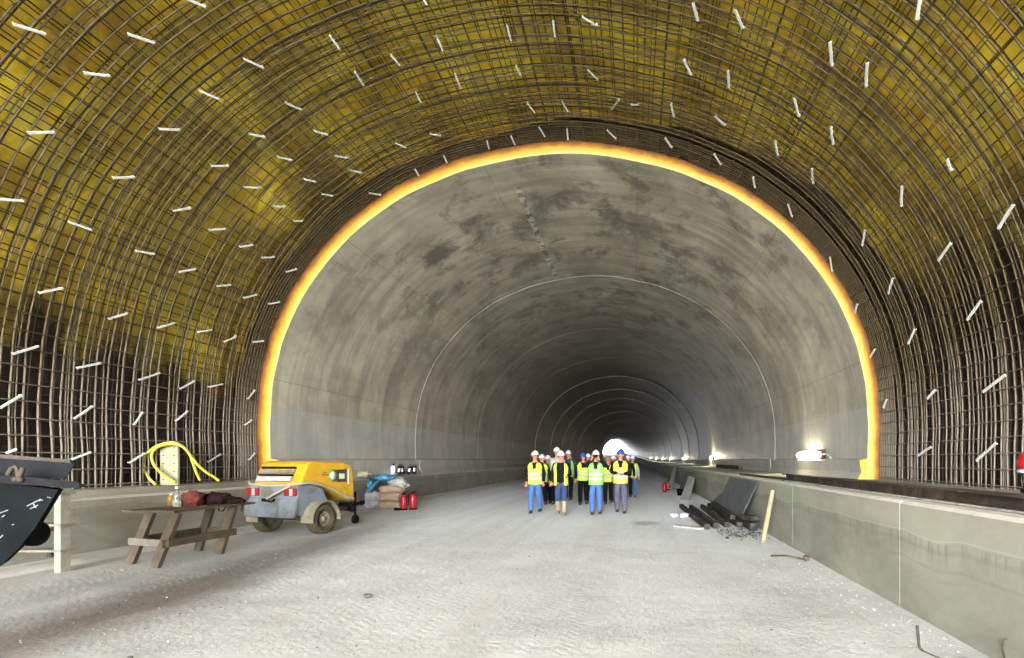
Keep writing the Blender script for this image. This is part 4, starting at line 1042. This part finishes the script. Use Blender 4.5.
# back row first
person(541.5, 506, 454, 'person with white hard hat half hidden behind the outermost yellow-vest walker in jeans', 'hat_white', 'hv_yellow', 'black_cloth', 'black_cloth', turn=.1)
person(547.5, 503, 455, 'person in dark jacket and open yellow vest between two front walkers', 'hat_white', 'hv_yellow', 'black_cloth', 'black_cloth', open_=True, phase=-1)
person(556.5, 504, 447, 'tall person in white hard hat and pale vest behind the open-vest walker', 'hat_white', 'reflect', 'grey_shirt', 'black_cloth', band=False)
person(568, 500, 450, 'person in navy jacket, green vest and white hard hat with one hand at the ear', 'hat_white', 'hv_green', 'navy', 'black_cloth', pose='ear', phase=-1, open_=True)
person(583, 504.5, 452.5, 'person in blue hard hat, yellow vest and black trousers beside the one taking a picture', 'hat_blue', 'hv_yellow', 'black_cloth', 'black_cloth', phase=1, step=.08)
person(588, 499, 453.5, 'person mostly hidden, white hard hat beside the blue-hatted one in black trousers', 'hat_white', None, 'navy', 'black_cloth', phase=-1)
person(608, 504, 456, 'person in brown cap and yellow vest behind the picture taker', 'hat_brown', 'hv_yellow', 'black_cloth', 'black_cloth', phase=1)
person(613, 502, 455.5, 'person in white hat with yellow vest behind the blue-hatted walker in grey trousers', 'hat_white', 'hv_yellow', 'black_cloth', 'grey_trouser', phase=-1)
person(628, 498, 455, 'person in white hard hat showing only between the two walkers furthest from the wall', 'hat_white', None, 'black_cloth', 'black_cloth', phase=1)
person(632.5, 497, 455.5, 'person in yellow vest over pale sleeves and light jeans nearest the bare kerb', 'hat_white', 'hv_yellow', 'grey_shirt', 'denim', phase=-1)
person(534.5, 513, 450.3, 'front walker in yellow vest, black sleeves and blue jeans nearest the sacks', 'hat_white', 'hv_yellow', 'black_cloth', 'denim', phase=1, step=.12)
person(560.5, 515, 450.5, 'front walker in open vest over black top, dark jeans and pale boots', 'hat_white', 'hv_yellow', 'black_cloth', 'denim_dark', 'pale_boot', open_=True, phase=-1, step=.14, pose='carry', band=False)
pc = person(595.7, 514.5, 450, 'front walker in light green vest and jeans raising both hands to take a picture', 'hat_white', 'hv_green', 'black_cloth', 'denim', pose='camera', phase=1, step=.05)
person(620.5, 513, 448.5, 'front walker in blue hard hat, yellow vest and grey trousers with clasped hands', 'hat_blue', 'hv_yellow', 'black_cloth', 'grey_trouser', pose='clasp', phase=-1, step=.1)
t = thing('camera', 'small black camera held up to the face of the green-vest walker', 'camera', (pc.location.x, pc.location.y-.245, 1.61))
m = MB(); m.box((0, 0, 0), (.13, .045, .08), None, 0, .008); m.build('camera_body', M['black'], t); m = MB(); m.lathe([(.002, -.07), (.028, -.07), (.032, -.02), (.002, -.02)], (0, 0, 0), 'y', 16); m.build('lens', M['rubber'], t)
m = MB(); q = ground(552.5, 514.8); m.box((0, 0, 0), (.12, .08, .1), None, 0, .02); m.tube([(-.05, 0, .05), (-.03, 0, .1), (.03, 0, .1), (.05, 0, .05)], .01, 6); o = m.build('red_pouch', M['red']); o.location = (q.x-.0, q.y-.02, .84); tag(o, 'small red pouch in the hand of the pale-booted front walker', 'pouch')

# ------------------------------------------------------------------ light
w = bpy.data.worlds.new('World'); bpy.context.scene.world = w; w.use_nodes = True
nt = w.node_tree; bg = nt.nodes['Background']; bg.inputs['Color'].default_value = (.94, .97, 1.0, 1); bg.inputs['Strength'].default_value = 38.0
def portal(name, loc, rx, sx, sy):
    ld = bpy.data.lights.new(name, 'AREA'); ld.shape = 'RECTANGLE'; ld.size = sx; ld.size_y = sy; ld.cycles.is_portal = True
    o = bpy.data.objects.new(name, ld); COL.objects.link(o); o.location = loc; o.rotation_euler = rx; return o
portal('daylight_portal', (CX, PORT-.15, 4.7), (PI/2, 0, 0), 17.5, 9.8)      # looks along +Y
bx, bz = bend(EXIT); portal('exit_portal', (CX+bx, EXIT+.5, 4.7+bz), (-PI/2, 0, 0), 15, 9.5)

cam = bpy.data.cameras.new('camera'); co = bpy.data.objects.new('scene_camera', cam); COL.objects.link(co)
co.location = (0, 0, CH); co.rotation_euler = (PI/2, 0, 0); cam.sensor_width = 36; cam.sensor_fit = 'HORIZONTAL'; cam.lens = F/1024*36
cam.shift_x = -(VX-512)/1024; cam.shift_y = (VY-329)/1024; cam.clip_end = 600; cam.clip_start = .05
sc = bpy.context.scene; sc.camera = co
vs = sc.view_settings; vs.view_transform = 'Standard'; vs.look = 'None'; vs.gamma = 1; vs.exposure = 0.85; vs.use_curve_mapping = False
cy = sc.cycles; cy.max_bounces = 8; cy.diffuse_bounces = 6; cy.glossy_bounces = 3; cy.transmission_bounces = 4; cy.sample_clamp_indirect = 8; cy.use_denoising = True
